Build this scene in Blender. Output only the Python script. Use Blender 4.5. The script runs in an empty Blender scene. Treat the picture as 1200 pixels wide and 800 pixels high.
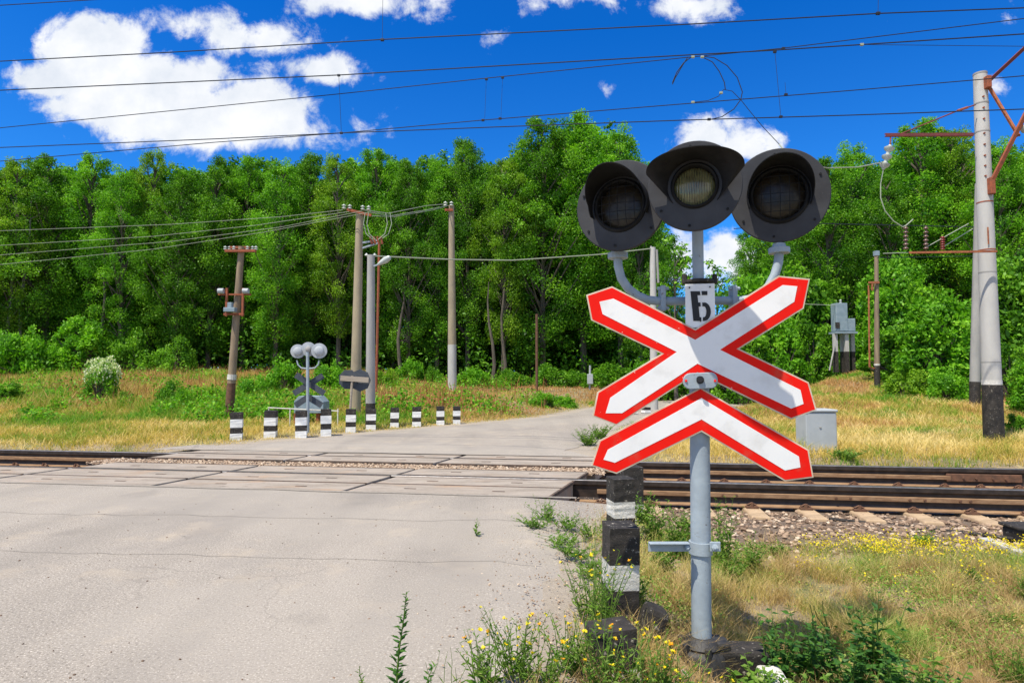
import bpy, bmesh, math, random
import numpy as np
from mathutils import Vector, Matrix
R = math.radians
rnd = random.Random(7)
rg = np.random.default_rng(11)
scn = bpy.context.scene
COL = scn.collection

# ------------------------------------------------------------------ camera
FPX, CX, CY, EYE = 720.0, 600.0, 400.0, 1.21
PITCH = math.atan(40 / FPX)
cam = bpy.data.objects.new('camera', bpy.data.cameras.new('camera'))
COL.objects.link(cam)
cam.location = (0, 0, EYE)
cam.rotation_euler = (math.pi / 2 + PITCH, 0, 0)
cam.data.sensor_fit = 'HORIZONTAL'; cam.data.sensor_width = 36.0
cam.data.lens = 36.0 * FPX / 1200
cam.data.clip_start = 0.05; cam.data.clip_end = 3000
scn.camera = cam
def ray(px, py):
    a = (px - CX) / FPX; b = (CY - py) / FPX
    c, s = math.cos(PITCH), math.sin(PITCH)
    return Vector((a, c - b * s, s + b * c))
def P(px, py, d):                       # point of the place seen at (px, py), d metres ahead
    r = ray(px, py); return Vector((0, 0, EYE)) + r * (d / r.y)

# ------------------------------------------------------------------ light
LDIR = Vector((0.24, 0.245, -0.70)).normalized()      # direction the sunlight travels
sun_d = bpy.data.lights.new('sun', 'SUN'); sun = bpy.data.objects.new('sun', sun_d)
COL.objects.link(sun)
sun_d.energy = 5.0; sun_d.angle = R(0.5); sun_d.color = (1.0, 0.92, 0.78)
sun.rotation_euler = LDIR.to_track_quat('-Z', 'Y').to_euler()
scn.view_settings.view_transform = 'Standard'
scn.view_settings.look = 'None'
scn.view_settings.exposure = 0.32
scn.view_settings.gamma = 1.0
scn.view_settings.use_curve_mapping = False

world = bpy.data.worlds.new('World'); scn.world = world; world.use_nodes = True
wt = world.node_tree; wt.nodes.clear()
def N(t, typ, **kw):
    n = t.nodes.new(typ)
    for k, v in kw.items(): setattr(n, k, v)
    return n
def math_(t, op, a, b=None, c=None, clamp=False):
    n = N(t, 'ShaderNodeMath', operation=op, use_clamp=clamp)
    for i, v in enumerate((a, b, c)):
        if v is None: continue
        if isinstance(v, (int, float)): n.inputs[i].default_value = v
        else: t.links.new(v, n.inputs[i])
    return n.outputs[0]
def make_world():
    t = wt
    sky = N(t, 'ShaderNodeTexSky', sky_type='NISHITA', sun_disc=False)
    to_sun = -LDIR
    sky.sun_elevation = math.asin(to_sun.z)
    sky.sun_rotation = math.atan2(to_sun.x, to_sun.y)
    sky.air_density = 1.0; sky.dust_density = 0.15; sky.ozone_density = 2.0
    tint = N(t, 'ShaderNodeMix', data_type='RGBA', blend_type='MULTIPLY')
    tint.inputs[0].default_value = 1.0
    t.links.new(sky.outputs[0], tint.inputs[6])
    tc = N(t, 'ShaderNodeTexCoord'); sep = N(t, 'ShaderNodeSeparateXYZ')
    t.links.new(tc.outputs['Generated'], sep.inputs[0])
    hz = N(t, 'ShaderNodeMapRange'); t.links.new(sep.outputs[2], hz.inputs[0]); hz.inputs[1].default_value = 0.12; hz.inputs[2].default_value = 0.5
    hc = N(t, 'ShaderNodeMix', data_type='RGBA'); t.links.new(hz.outputs[0], hc.inputs[0]); hc.inputs[6].default_value = (0.20, 0.80, 1.52, 1); hc.inputs[7].default_value = (0.03, 0.62, 1.50, 1)
    t.links.new(hc.outputs[2], tint.inputs[7])
    yy = math_(t, 'MAXIMUM', sep.outputs[1], 0.05)
    gx = math_(t, 'DIVIDE', sep.outputs[0], yy); gz = math_(t, 'DIVIDE', sep.outputs[2], yy)
    comb = N(t, 'ShaderNodeCombineXYZ'); t.links.new(gx, comb.inputs[0]); t.links.new(gz, comb.inputs[1])
    def noise(scale, detail, rough, off=(0, 0, 0), dist=0.0):
        mp = N(t, 'ShaderNodeMapping'); mp.inputs[1].default_value = off
        t.links.new(comb.outputs[0], mp.inputs[0])
        n = N(t, 'ShaderNodeTexNoise'); n.inputs['Scale'].default_value = scale
        n.inputs['Detail'].default_value = detail; n.inputs['Roughness'].default_value = rough
        n.inputs['Distortion'].default_value = dist
        t.links.new(mp.outputs[0], n.inputs['Vector']); return n.outputs[0]
    blobs = [(105, 62, 80, 52), (165, 105, 130, 50), (70, 92, 70, 30), (225, 138, 130, 48), (300, 135, 85, 48),
             (365, 150, 70, 20), (120, 125, 95, 34), (235, 28, 55, 14), (310, 45, 95, 28), (385, 80, 62, 24),
             (300, 75, 50, 12), (425, 0, 110, 28), (500, 18, 40, 10), (578, 42, 20, 14), (690, -4, 75, 14),
             (818, 6, 62, 26), (832, 160, 52, 30), (868, 172, 62, 26), (850, 305, 90, 40), (790, 300, 70, 36),
             (708, 105, 13, 14), (1168, 98, 26, 16), (1185, 20, 20, 14), (430, 165, 10, 8), (90, 160, 18, 8), (1040, 25, 1, 1)]
    acc = None
    for bi, (bx, by, rx, ry) in enumerate(blobs):
        r = ray(bx, by); X, Z = r.x / r.y, r.z / r.y
        mp = N(t, 'ShaderNodeMapping')
        sx, sz = FPX / rx, FPX / ry
        mp.inputs[1].default_value = (-X * sx, -Z * sz, 0); mp.inputs[3].default_value = (sx, sz, 1)
        t.links.new(comb.outputs[0], mp.inputs[0])
        ln = N(t, 'ShaderNodeVectorMath', operation='LENGTH'); t.links.new(mp.outputs[0], ln.inputs[0])
        v = math_(t, 'MULTIPLY_ADD', ln.outputs['Value'], (-2.9 if bi < 7 else -1.7) if min(rx, ry) > 21 else -0.55, (3.0 if bi < 5 else 2.6 if bi < 7 else 1.6) if min(rx, ry) > 21 else (0.75 if rx > 50 else 0.42))
        acc = v if acc is None else math_(t, 'SMOOTH_MAX', acc, v, 0.18)
    n1 = noise(13.0, 14.0, 0.66, dist=0.25); n2 = noise(3.2, 6, 0.55, off=(4, 2, 0))
    nn = math_(t, 'ADD', math_(t, 'MULTIPLY', math_(t, 'SUBTRACT', n1, 0.5), 4.2),
               math_(t, 'MULTIPLY', math_(t, 'SUBTRACT', n2, 0.5), 0.8))
    dens = math_(t, 'ADD', acc, nn)
    mr = N(t, 'ShaderNodeMapRange', interpolation_type='SMOOTHSTEP'); t.links.new(dens, mr.inputs[0])
    mr.inputs[1].default_value = 0.0; mr.inputs[2].default_value = 1.0; mr.inputs[3].default_value = 0; mr.inputs[4].default_value = 1
    above = N(t, 'ShaderNodeMapRange'); t.links.new(sep.outputs[1], above.inputs[0])
    above.inputs[1].default_value = 0.1; above.inputs[2].default_value = 0.3
    # unseen cumulus added behind and beside the camera to give white fill light
    gn = N(t, 'ShaderNodeTexNoise'); gn.inputs['Scale'].default_value = 2.6; gn.inputs['Detail'].default_value = 9; gn.inputs['Roughness'].default_value = 0.6
    t.links.new(tc.outputs['Generated'], gn.inputs['Vector'])
    gm = N(t, 'ShaderNodeMapRange', interpolation_type='SMOOTHSTEP'); t.links.new(gn.outputs[0], gm.inputs[0]); gm.inputs[1].default_value = 0.455; gm.inputs[2].default_value = 0.58
    bh = N(t, 'ShaderNodeMapRange'); t.links.new(sep.outputs[1], bh.inputs[0]); bh.inputs[1].default_value = 0.45; bh.inputs[2].default_value = 0.15; bh.inputs[3].default_value = 0; bh.inputs[4].default_value = 1
    rest = math_(t, 'MULTIPLY', gm.outputs[0], bh.outputs[0])
    mask = math_(t, 'MAXIMUM', math_(t, 'MULTIPLY', mr.outputs[0], above.outputs[0]), rest)
    shade = N(t, 'ShaderNodeMapRange'); t.links.new(noise(7.0, 6, 0.6, off=(0.02, -0.03, 3)), shade.inputs[0])
    shade.inputs[1].default_value = 0.35; shade.inputs[2].default_value = 0.62
    ccol = N(t, 'ShaderNodeMix', data_type='RGBA'); t.links.new(shade.outputs[0], ccol.inputs[0])
    ccol.inputs[6].default_value = (6.0, 6.5, 7.3, 1); ccol.inputs[7].default_value = (8.2, 8.3, 8.5, 1)
    mix = N(t, 'ShaderNodeMix', data_type='RGBA')
    t.links.new(mask, mix.inputs[0]); t.links.new(tint.outputs[2], mix.inputs[6]); t.links.new(ccol.outputs[2], mix.inputs[7])
    bg = N(t, 'ShaderNodeBackground'); bg.inputs[1].default_value = 0.10
    t.links.new(mix.outputs[2], bg.inputs[0])
    out = N(t, 'ShaderNodeOutputWorld'); t.links.new(bg.outputs[0], out.inputs[0])
make_world()

# ------------------------------------------------------------------ materials
def mat(name, c1, c2=None, scale=20.0, rough=0.8, metal=0.0, bump=0.0, bscale=None, lo=0.38, hi=0.62,
        spots=None, coords='Object', detail=6, stretch=(1, 1, 1), bdist=0.01, spec=0.4):
    m = bpy.data.materials.new(name); m.use_nodes = True; t = m.node_tree
    b = t.nodes['Principled BSDF']; b.inputs['Roughness'].default_value = rough; b.inputs['Metallic'].default_value = metal
    b.inputs['Specular IOR Level'].default_value = spec
    tc = N(t, 'ShaderNodeTexCoord'); src = tc.outputs['Object']
    if coords == 'World':
        g = N(t, 'ShaderNodeNewGeometry'); src = g.outputs['Position']
    mp = N(t, 'ShaderNodeMapping'); mp.inputs[3].default_value = stretch; t.links.new(src, mp.inputs[0]); src = mp.outputs[0]
    def nz(s, d=detail, r=0.6):
        n = N(t, 'ShaderNodeTexNoise'); n.inputs['Scale'].default_value = s; n.inputs['Detail'].default_value = d
        n.inputs['Roughness'].default_value = r; t.links.new(src, n.inputs['Vector']); return n.outputs[0]
    def mixc(f, a, c):
        x = N(t, 'ShaderNodeMix', data_type='RGBA')
        if isinstance(f, float): x.inputs[0].default_value = f
        else: t.links.new(f, x.inputs[0])
        for i, v in ((6, a), (7, c)):
            if isinstance(v, tuple): x.inputs[i].default_value = (*v, 1)
            else: t.links.new(v, x.inputs[i])
        return x.outputs[2]
    def rng_(v, a, c):
        x = N(t, 'ShaderNodeMapRange'); t.links.new(v, x.inputs[0]); x.inputs[1].default_value = a; x.inputs[2].default_value = c
        return x.outputs[0]
    col = mixc(rng_(nz(scale), lo, hi), c1, c2 if c2 else c1)
    for s in (spots or []):             # (colour, scale, lo, hi)
        col = mixc(rng_(nz(s[1], 5, 0.65), s[2], s[3]), col, s[0])
    t.links.new(col, b.inputs['Base Color'])
    if bump:
        bn = N(t, 'ShaderNodeBump'); bn.inputs['Strength'].default_value = bump; bn.inputs['Distance'].default_value = bdist
        t.links.new(nz(bscale or scale * 2, 8, 0.7), bn.inputs['Height']); t.links.new(bn.outputs[0], b.inputs['Normal'])
    return m
def leafmat(name, stops, transl=0.35, gloss=0.5):
    m = bpy.data.materials.new(name); m.use_nodes = True; t = m.node_tree; t.nodes.clear()
    at = N(t, 'ShaderNodeAttribute', attribute_name='tint')
    cr = N(t, 'ShaderNodeValToRGB'); t.links.new(at.outputs['Fac'], cr.inputs[0])
    el = cr.color_ramp.elements
    for i, (p, c) in enumerate(stops):
        e = el[i] if i < 2 else el.new(p)
        e.position = p; e.color = (*c, 1)
    b = N(t, 'ShaderNodeBsdfPrincipled'); b.inputs['Roughness'].default_value = gloss
    b.inputs['Specular IOR Level'].default_value = 0.22
    t.links.new(cr.outputs[0], b.inputs['Base Color'])
    tr = N(t, 'ShaderNodeBsdfTranslucent')
    br = N(t, 'ShaderNodeMix', data_type='RGBA', blend_type='MULTIPLY'); br.inputs[0].default_value = 1
    t.links.new(cr.outputs[0], br.inputs[6]); br.inputs[7].default_value = (1.3, 1.5, 0.6, 1)
    t.links.new(br.outputs[2], tr.inputs[0])
    mx = N(t, 'ShaderNodeMixShader'); mx.inputs[0].default_value = transl
    t.links.new(b.outputs[0], mx.inputs[1]); t.links.new(tr.outputs[0], mx.inputs[2])
    o = N(t, 'ShaderNodeOutputMaterial'); t.links.new(mx.outputs[0], o.inputs[0])
    return m
M = {}
M['asphalt'] = mat('worn_asphalt', (0.285, 0.252, 0.210), (0.350, 0.312, 0.262), 0.9, 0.92, bump=0.5, bscale=60, coords='World', bdist=0.006, lo=0.3, hi=0.7,
    spots=[((0.15, 0.13, 0.105), 70, 0.52, 0.66), ((0.66, 0.60, 0.51), 100, 0.55, 0.65), ((0.09, 0.08, 0.07), 38, 0.70, 0.74), ((0.44, 0.37, 0.28), 1.7, 0.55, 0.75), ((0.25, 0.225, 0.195), 0.45, 0.50, 0.64)])
M['brown_rust'] = mat('brown_rust', (0.17, 0.085, 0.05), (0.10, 0.055, 0.035), 14, 0.9)
M['seam'] = mat('dark_seam', (0.235, 0.21, 0.175), (0.32, 0.285, 0.24), 30, 0.95, coords='World')
M['deck'] = mat('deck_concrete', (0.27, 0.23, 0.185), (0.36, 0.31, 0.255), 3, 0.9, bump=0.5, bscale=50, coords='World', bdist=0.006, stretch=(0.5, 2, 1),
    spots=[((0.15, 0.125, 0.105), 9, 0.56, 0.72), ((0.38, 0.24, 0.14), 2.3, 0.56, 0.74), ((0.44, 0.40, 0.34), 70, 0.58, 0.68)])
M['deck_edge'] = mat('deck_steel_edge', (0.07, 0.055, 0.045), (0.15, 0.10, 0.07), 12, 0.8)
M['soil'] = mat('dry_soil', (0.30, 0.23, 0.15), (0.21, 0.17, 0.10), 2.2, 0.97, bump=0.8, bscale=30, coords='World', bdist=0.03,
    spots=[((0.12, 0.15, 0.05), 0.9, 0.52, 0.66), ((0.36, 0.29, 0.15), 5, 0.52, 0.66), ((0.12, 0.09, 0.06), 25, 0.58, 0.7)])
def add_dust(m):
    t = m.node_tree; b = t.nodes['Principled BSDF']; src = b.inputs['Base Color'].links[0].from_socket
    at = N(t, 'ShaderNodeAttribute', attribute_name='dust'); x = N(t, 'ShaderNodeMix', data_type='RGBA'); g = N(t, 'ShaderNodeNewGeometry')
    n = N(t, 'ShaderNodeTexNoise'); n.inputs['Scale'].default_value = 35; n.inputs['Detail'].default_value = 8; t.links.new(g.outputs['Position'], n.inputs['Vector'])
    c = N(t, 'ShaderNodeMix', data_type='RGBA'); t.links.new(n.outputs[0], c.inputs[0]); c.inputs[6].default_value = (.28, .235, .18, 1); c.inputs[7].default_value = (.44, .385, .31, 1)
    t.links.new(at.outputs['Fac'], x.inputs[0]); t.links.new(src, x.inputs[6]); t.links.new(c.outputs[2], x.inputs[7]); t.links.new(x.outputs[2], b.inputs['Base Color'])
add_dust(M['soil'])
def wear(m, tracks=True):               # fine irregular cracks, filled patches and polished wheel tracks
    t = m.node_tree; b = t.nodes['Principled BSDF']; src = b.inputs['Base Color'].links[0].from_socket; g = N(t, 'ShaderNodeNewGeometry')
    def nz(s, sc=(1, 1, 1), rot=0, d=4):
        mp = N(t, 'ShaderNodeMapping'); mp.inputs[3].default_value = sc; mp.inputs[2].default_value = (0, 0, rot); t.links.new(g.outputs['Position'], mp.inputs[0])
        n = N(t, 'ShaderNodeTexNoise'); n.inputs['Scale'].default_value = s; n.inputs['Detail'].default_value = d; t.links.new(mp.outputs[0], n.inputs['Vector']); return n
    def mr(v, a, c, lo=0, hi=1): x = N(t, 'ShaderNodeMapRange'); t.links.new(v, x.inputs[0]); x.inputs[1].default_value = a; x.inputs[2].default_value = c; x.inputs[3].default_value = lo; x.inputs[4].default_value = hi; return x.outputs[0]
    def mx(f, a, c): x = N(t, 'ShaderNodeMix', data_type='RGBA'); t.links.new(f, x.inputs[0]); t.links.new(a, x.inputs[6]); x.inputs[7].default_value = (*c, 1); return x.outputs[2]
    col = src
    w = nz(3.0); add = N(t, 'ShaderNodeVectorMath', operation='MULTIPLY_ADD'); t.links.new(w.outputs['Color'], add.inputs[0]); add.inputs[1].default_value = (.5, .5, 0); t.links.new(g.outputs['Position'], add.inputs[2])
    for sc, th, k in ((.62, .005, .38), (1.7, .008, .28)):
        v = N(t, 'ShaderNodeTexVoronoi', feature='DISTANCE_TO_EDGE'); v.inputs['Scale'].default_value = sc; t.links.new(add.outputs[0], v.inputs['Vector'])
        f = math_(t, 'MULTIPLY', mr(v.outputs[0], th, th * .25), mr(nz(.8, (1, 1, 1), sc).outputs[0], .50, .60, 0, k)); col = mx(f, col, (.12, .105, .09))
    if tracks:
        f = mr(nz(1.5, (1, .10, 1), R(21), 3).outputs[0], .45, .68, 0, .45); col = mx(f, col, (.20, .183, .158))
        f = mr(nz(.33, (1, 1, 1), 1.0, 8).outputs[0], .50, .56, 0, .38); col = mx(f, col, (.36, .325, .275))
        f = mr(nz(1.1, (1, 1, 1), 2.0, 6).outputs[0], .66, .72, 0, .25); col = mx(f, col, (.15, .135, .118))
    t.links.new(col, b.inputs['Base Color'])
wear(M['asphalt'])
M['ballast'] = mat('ballast_bed', (0.26, 0.195, 0.14), (0.15, 0.11, 0.08), 40, 0.97, bump=1, bscale=60, coords='World', bdist=0.03)
M['stone'] = leafmat('ballast_stone', [(0.0, (0.12, 0.08, 0.055)), (1.0, (0.58, 0.48, 0.36)), (0.4, (0.27, 0.185, 0.125)), (0.8, (0.40, 0.29, 0.20))], 0.0, 0.85)
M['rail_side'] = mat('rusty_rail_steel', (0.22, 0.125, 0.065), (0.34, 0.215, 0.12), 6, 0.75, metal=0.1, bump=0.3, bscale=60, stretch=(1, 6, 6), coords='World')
M['rail_dark'] = mat('dark_rail_steel', (0.022, 0.017, 0.014), (0.05, 0.036, 0.028), 10, 0.5, coords='World')  # near-black steel for the head sides and web
M['rail_top'] = mat('polished_steel', (0.40, 0.38, 0.37), (0.28, 0.25, 0.23), 15, 0.35, metal=0.9, coords='World')
M['sleeper'] = mat('sleeper_concrete', (0.47, 0.345, 0.215), (0.36, 0.26, 0.16), 8, 0.92, bump=0.4, bscale=60)
M['concrete_pole'] = mat('pale_concrete', (0.50, 0.49, 0.46), (0.42, 0.41, 0.385), 3.0, 0.88, bump=0.3, bscale=40, stretch=(1, 1, 0.35),
    spots=[((0.38, 0.33, 0.26), 5, 0.62, 0.75)])
M['grey_pole'] = mat('grey_concrete', (0.36, 0.35, 0.33), (0.28, 0.275, 0.26), 4.0, 0.9, bump=0.3, bscale=40, stretch=(1, 1, 0.3))
M['tan_pole'] = mat('tan_weathered_concrete', (0.36, 0.30, 0.20), (0.28, 0.23, 0.16), 5.0, 0.9, bump=0.3, bscale=40, stretch=(1, 1, 0.3))
M['wood_pole'] = mat('weathered_wood_pole', (0.29, 0.22, 0.145), (0.20, 0.15, 0.10), 14, 0.9, bump=0.5, bscale=50, stretch=(1, 1, 0.12))
M['black_paint'] = mat('black_paint', (0.020, 0.018, 0.016), (0.045, 0.038, 0.032), 14, 0.75, bump=0.8, bscale=45, spots=[((0.34, 0.31, 0.26), 42, 0.615, 0.68)])
M['white_paint'] = mat('white_paint', (0.70, 0.68, 0.63), (0.56, 0.54, 0.48), 10, 0.8, bump=1.0, bscale=45, spots=[((0.25, 0.22, 0.18), 50, 0.60, 0.67)])
M['rust'] = mat('rusty_iron', (0.36, 0.10, 0.045), (0.23, 0.075, 0.04), 14, 0.85, bump=0.4, bscale=60)
M['orange_rust'] = mat('orange_rust', (0.42, 0.15, 0.06), (0.26, 0.08, 0.04), 14, 0.85, bump=0.4, bscale=60)
M['maroon'] = mat('maroon_paint', (0.20, 0.045, 0.04), (0.14, 0.04, 0.035), 10, 0.7)
M['wire'] = mat('overhead_copper_wire', (0.02, 0.025, 0.035), rough=0.6, metal=0.3)
M['pale_wire'] = mat('pale_cable', (0.33, 0.37, 0.27), rough=0.6)
M['porcelain'] = mat('white_porcelain', (0.50, 0.53, 0.49), (0.38, 0.42, 0.38), 6, 0.2)
M['brown_ins'] = mat('brown_porcelain', (0.10, 0.055, 0.04), (0.16, 0.10, 0.08), 12, 0.35)
M['red_ins'] = mat('red_arrester', (0.26, 0.02, 0.02), (0.18, 0.02, 0.02), 12, 0.4)
M['grey_paint'] = mat('grey_steel_paint', (0.34, 0.40, 0.44), (0.28, 0.33, 0.37), 9, 0.5, bump=0.2, bscale=40, spots=[((0.42, 0.47, 0.50), 4, 0.55, 0.7), ((0.17, 0.15, 0.13), 38, 0.645, 0.70)])
M['box_grey'] = mat('light_grey_box', (0.42, 0.45, 0.46), (0.37, 0.40, 0.41), 4, 0.6, spots=[((0.28, 0.29, 0.29), 6, 0.64, 0.75)])
M['box_blue'] = mat('blue_grey_paint', (0.26, 0.33, 0.37), (0.20, 0.27, 0.31), 6, 0.6)
M['disc_black'] = mat('matt_black_board', (0.038, 0.038, 0.041), (0.056, 0.057, 0.061), 5, 0.6, spec=0.2, bump=0.06, bscale=25, spots=[((0.22, 0.22, 0.23), 70, 0.72, 0.75)])
M['disc_grey'] = mat('disc_back_grey', (0.45, 0.48, 0.50), (0.38, 0.41, 0.43), 7, 0.5)
M['hood'] = mat('hood_black', (0.012, 0.012, 0.013), (0.020, 0.020, 0.021), 12, 0.7, spec=0.15, bump=0.15, bscale=40)
M['lens_dark'] = mat('dark_red_lens', (0.045, 0.035, 0.02), (0.025, 0.018, 0.012), 30, 0.3, spec=0.3)
M['lens_clear'] = mat('ribbed_clear_lens', (0.30, 0.28, 0.11), (0.10, 0.09, 0.04), 8, 0.15, spec=0.8)
M['lens_rib'] = mat('lens_rib_glass', (0.17, 0.16, 0.08), (0.06, 0.055, 0.03), 20, 0.12, spec=0.8)
M['sign_edge'] = mat('sign_cream_edge', (0.68, 0.58, 0.44), (0.52, 0.40, 0.28), 12, 0.6)
M['sign_red'] = mat('reflective_red', (0.86, 0.012, 0.006), (0.78, 0.012, 0.006), 5, 0.6, spec=0.12, spots=[((0.66, 0.05, 0.03), 9, 0.55, 0.7), ((0.80, 0.72, 0.62), 42, 0.70, 0.715)])
M['sign_white'] = mat('reflective_white', (0.84, 0.84, 0.82), (0.79, 0.79, 0.77), 3, 0.6, spec=0.15, spots=[((0.40, 0.33, 0.26), 30, 0.70, 0.75), ((0.70, 0.69, 0.66), 6, 0.52, 0.7)])
M['letter'] = mat('letter_black', (0.015, 0.015, 0.017), rough=0.6)
M['sign_back'] = mat('sign_back_dark', (0.045, 0.055, 0.07), (0.07, 0.08, 0.09), 10, 0.6)
M['plank'] = mat('bleached_wood', (0.42, 0.36, 0.29), (0.32, 0.27, 0.21), 14, 0.9, stretch=(0.2, 3, 3))
M['cast'] = mat('black_cast_iron', (0.022, 0.022, 0.023), (0.05, 0.048, 0.046), 14, 0.55, bump=0.4, bscale=40)
M['bark'] = mat('bark', (0.15, 0.125, 0.095), (0.085, 0.07, 0.055), 10, 0.95, bump=0.8, bscale=25, stretch=(1, 1, 0.2), bdist=0.03)
M['pale_bark'] = mat('pale_dead_bark', (0.27, 0.245, 0.21), (0.18, 0.16, 0.135), 10, 0.95)
M['leaf'] = leafmat('tree_leaves', [(0, (0.022, 0.085, 0.007)), (1, (0.27, 0.52, 0.035)), (0.5, (0.098, 0.265, 0.014))], 0.32)
M['leaf2'] = leafmat('lighter_leaves', [(0, (0.03, 0.13, 0.010)), (1, (0.31, 0.60, 0.035)), (0.5, (0.13, 0.35, 0.016))], 0.34)
M['leaf3'] = leafmat('olive_leaves', [(0, (0.04, 0.11, 0.008)), (1, (0.34, 0.53, 0.035)), (0.5, (0.145, 0.30, 0.015))], 0.32)
M['darkleaf'] = leafmat('nettle_leaves', [(0, (0.025, 0.085, 0.02)), (1, (0.12, 0.26, 0.03)), (0.6, (0.06, 0.16, 0.025))], 0.3)
M['grass_dry'] = leafmat('dry_and_green_grass', [(0, (0.76, 0.60, 0.27)), (1, (0.13, 0.31, 0.025)), (0.3, (0.68, 0.48, 0.14)), (0.55, (0.46, 0.38, 0.09)), (0.75, (0.25, 0.34, 0.035))], 0.3, 0.7)
M['grass_bank'] = leafmat('bank_grass', [(0, (0.50, 0.28, 0.12)), (1, (0.11, 0.30, 0.02)), (0.25, (0.62, 0.44, 0.17)), (0.6, (0.40, 0.38, 0.07)), (0.8, (0.20, 0.35, 0.025))], 0.3, 0.7)
M['verge'] = leafmat('parched_verge_grass', [(0, (0.44, 0.30, 0.14)), (1, (0.12, 0.28, 0.03)), (0.2, (0.66, 0.50, 0.22)), (0.45, (0.54, 0.44, 0.16)), (0.65, (0.34, 0.37, 0.10)), (0.85, (0.22, 0.33, 0.06))], 0.3, 0.7)
M['faint'] = mat('faint_wire_shadow', (0.22, 0.20, 0.17), (0.28, 0.25, 0.212), 9, 0.95, coords='World')  # tone of the painted wire shadows on the near apron
M['seed'] = leafmat('brown_seed_heads', [(0, (0.36, 0.16, 0.06)), (1, (0.50, 0.34, 0.14))], 0.2, 0.8)
M['stem'] = leafmat('green_stems', [(0, (0.11, 0.19, 0.03)), (1, (0.30, 0.33, 0.10))], 0.1)
M['weedleaf'] = leafmat('weed_leaves', [(0, (0.06, 0.15, 0.02)), (1, (0.30, 0.38, 0.10)), (0.5, (0.14, 0.27, 0.03))], 0.35)
M['petal'] = leafmat('yellow_petals', [(0, (0.80, 0.55, 0.01)), (1, (0.78, 0.68, 0.03)), (0.2, (0.75, 0.30, 0.01)), (0.5, (0.82, 0.62, 0.01))], 0.25)
M['white_petal'] = leafmat('white_blossom', [(0, (0.50, 0.56, 0.28)), (1, (0.80, 0.80, 0.60))], 0.3)

# ------------------------------------------------------------------ mesh helpers
class MB:
    def __init__(s): s.v = []; s.f = []; s.mi = []
    def add(s, v, f, mi=0):
        o = len(s.v); s.v += [tuple(p) for p in v]; s.f += [tuple(i + o for i in q) for q in f]; s.mi += [mi] * len(f); return s
    def box(s, c, size, rot=None, mi=0):
        h = [k / 2 for k in size]; m = rot or Matrix.Identity(3)
        v = [Vector(c) + m @ Vector((x * h[0], y * h[1], z * h[2])) for x in (-1, 1) for y in (-1, 1) for z in (-1, 1)]
        return s.add(v, [(0, 1, 3, 2), (4, 6, 7, 5), (0, 4, 5, 1), (2, 3, 7, 6), (0, 2, 6, 4), (1, 5, 7, 3)], mi)
    def tube(s, pts, rad, n=10, cap=True, mi=0):
        pts = [Vector(p) for p in pts]; k = len(pts)
        if not hasattr(rad, '__len__'): rad = [rad] * k
        o = []; ref = None
        for i, p in enumerate(pts):
            d = (pts[min(i + 1, k - 1)] - pts[max(i - 1, 0)])
            if d.length < 1e-9: d = Vector((0, 0, 1))
            d.normalize()
            if ref is None:
                ref = Vector((1, 0, 0)) if abs(d.x) < 0.8 else Vector((0, 0, 1))
            a = (ref - d * ref.dot(d)).normalized(); b = d.cross(a); ref = a
            o += [p + (a * math.cos(2 * math.pi * j / n) + b * math.sin(2 * math.pi * j / n)) * rad[i] for j in range(n)]
        f = [(i * n + j, i * n + (j + 1) % n, (i + 1) * n + (j + 1) % n, (i + 1) * n + j) for i in range(k - 1) for j in range(n)]
        if cap: f += [tuple(range(n))[::-1], tuple(range((k - 1) * n, k * n))]
        return s.add(o, f, mi)
    def lathe(s, prof, mtx=None, n=32, mi=0):          # prof: (r, z) along local z
        mtx = mtx or Matrix.Identity(4); o = []
        for (r, z) in prof: o += [mtx @ Vector((r * math.cos(2 * math.pi * j / n), r * math.sin(2 * math.pi * j / n), z)) for j in range(n)]
        k = len(prof)
        f = [(i * n + j, i * n + (j + 1) % n, (i + 1) * n + (j + 1) % n, (i + 1) * n + j) for i in range(k - 1) for j in range(n)]
        f += [tuple(range(n))[::-1], tuple(range((k - 1) * n, k * n))]
        return s.add(o, f, mi)
    def prism(s, poly, off, mi=0):                     # closed polygon of 3D points extruded by off
        n = len(poly); poly = [Vector(p) for p in poly]; off = Vector(off)
        v = poly + [p + off for p in poly]
        return s.add(v, [tuple(range(n)), tuple(range(n, 2 * n))[::-1]] + [(i, i + n, (i + 1) % n + n, (i + 1) % n) for i in range(n)], mi)
    def build(s, name, material, parent=None, smooth=False, bevel=0.0, sub=False):
        me = bpy.data.meshes.new(name); me.from_pydata(s.v, [], s.f)
        bm = bmesh.new(); bm.from_mesh(me); bmesh.ops.recalc_face_normals(bm, faces=bm.faces); bm.to_mesh(me); bm.free()
        ms = material if isinstance(material, (list, tuple)) else [material]
        for m in ms: me.materials.append(m)
        for p, mi in zip(me.polygons, s.mi): p.material_index = mi
        if smooth: me.polygons.foreach_set('use_smooth', [True] * len(me.polygons)); me.set_sharp_from_angle(angle=R(38))
        o = bpy.data.objects.new(name, me); COL.objects.link(o)
        if parent is not None:
            o.parent = parent
            if parent.get('_abs'): o.matrix_parent_inverse = Matrix.Translation(-Vector(parent['_abs']))
        if bevel:
            b = o.modifiers.new('bevel', 'BEVEL'); b.width = bevel; b.segments = 2; b.limit_method = 'ANGLE'; b.angle_limit = R(40)
        return o
def tag(o, label=None, cat=None, group=None, kind=None):
    if label: o['label'] = label
    if cat: o['category'] = cat
    if group: o['group'] = group
    if kind: o['kind'] = kind
    return o
def thing(name, label, cat, loc=(0, 0, 0), group=None, local=False):
    """Empty at the thing's base. With local=False its parts are given in world coordinates."""
    o = bpy.data.objects.new(name, None); COL.objects.link(o); o.location = loc
    o.empty_display_size = 0.2
    if not local: o['_abs'] = tuple(loc)
    return tag(o, label, cat, group)
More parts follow.
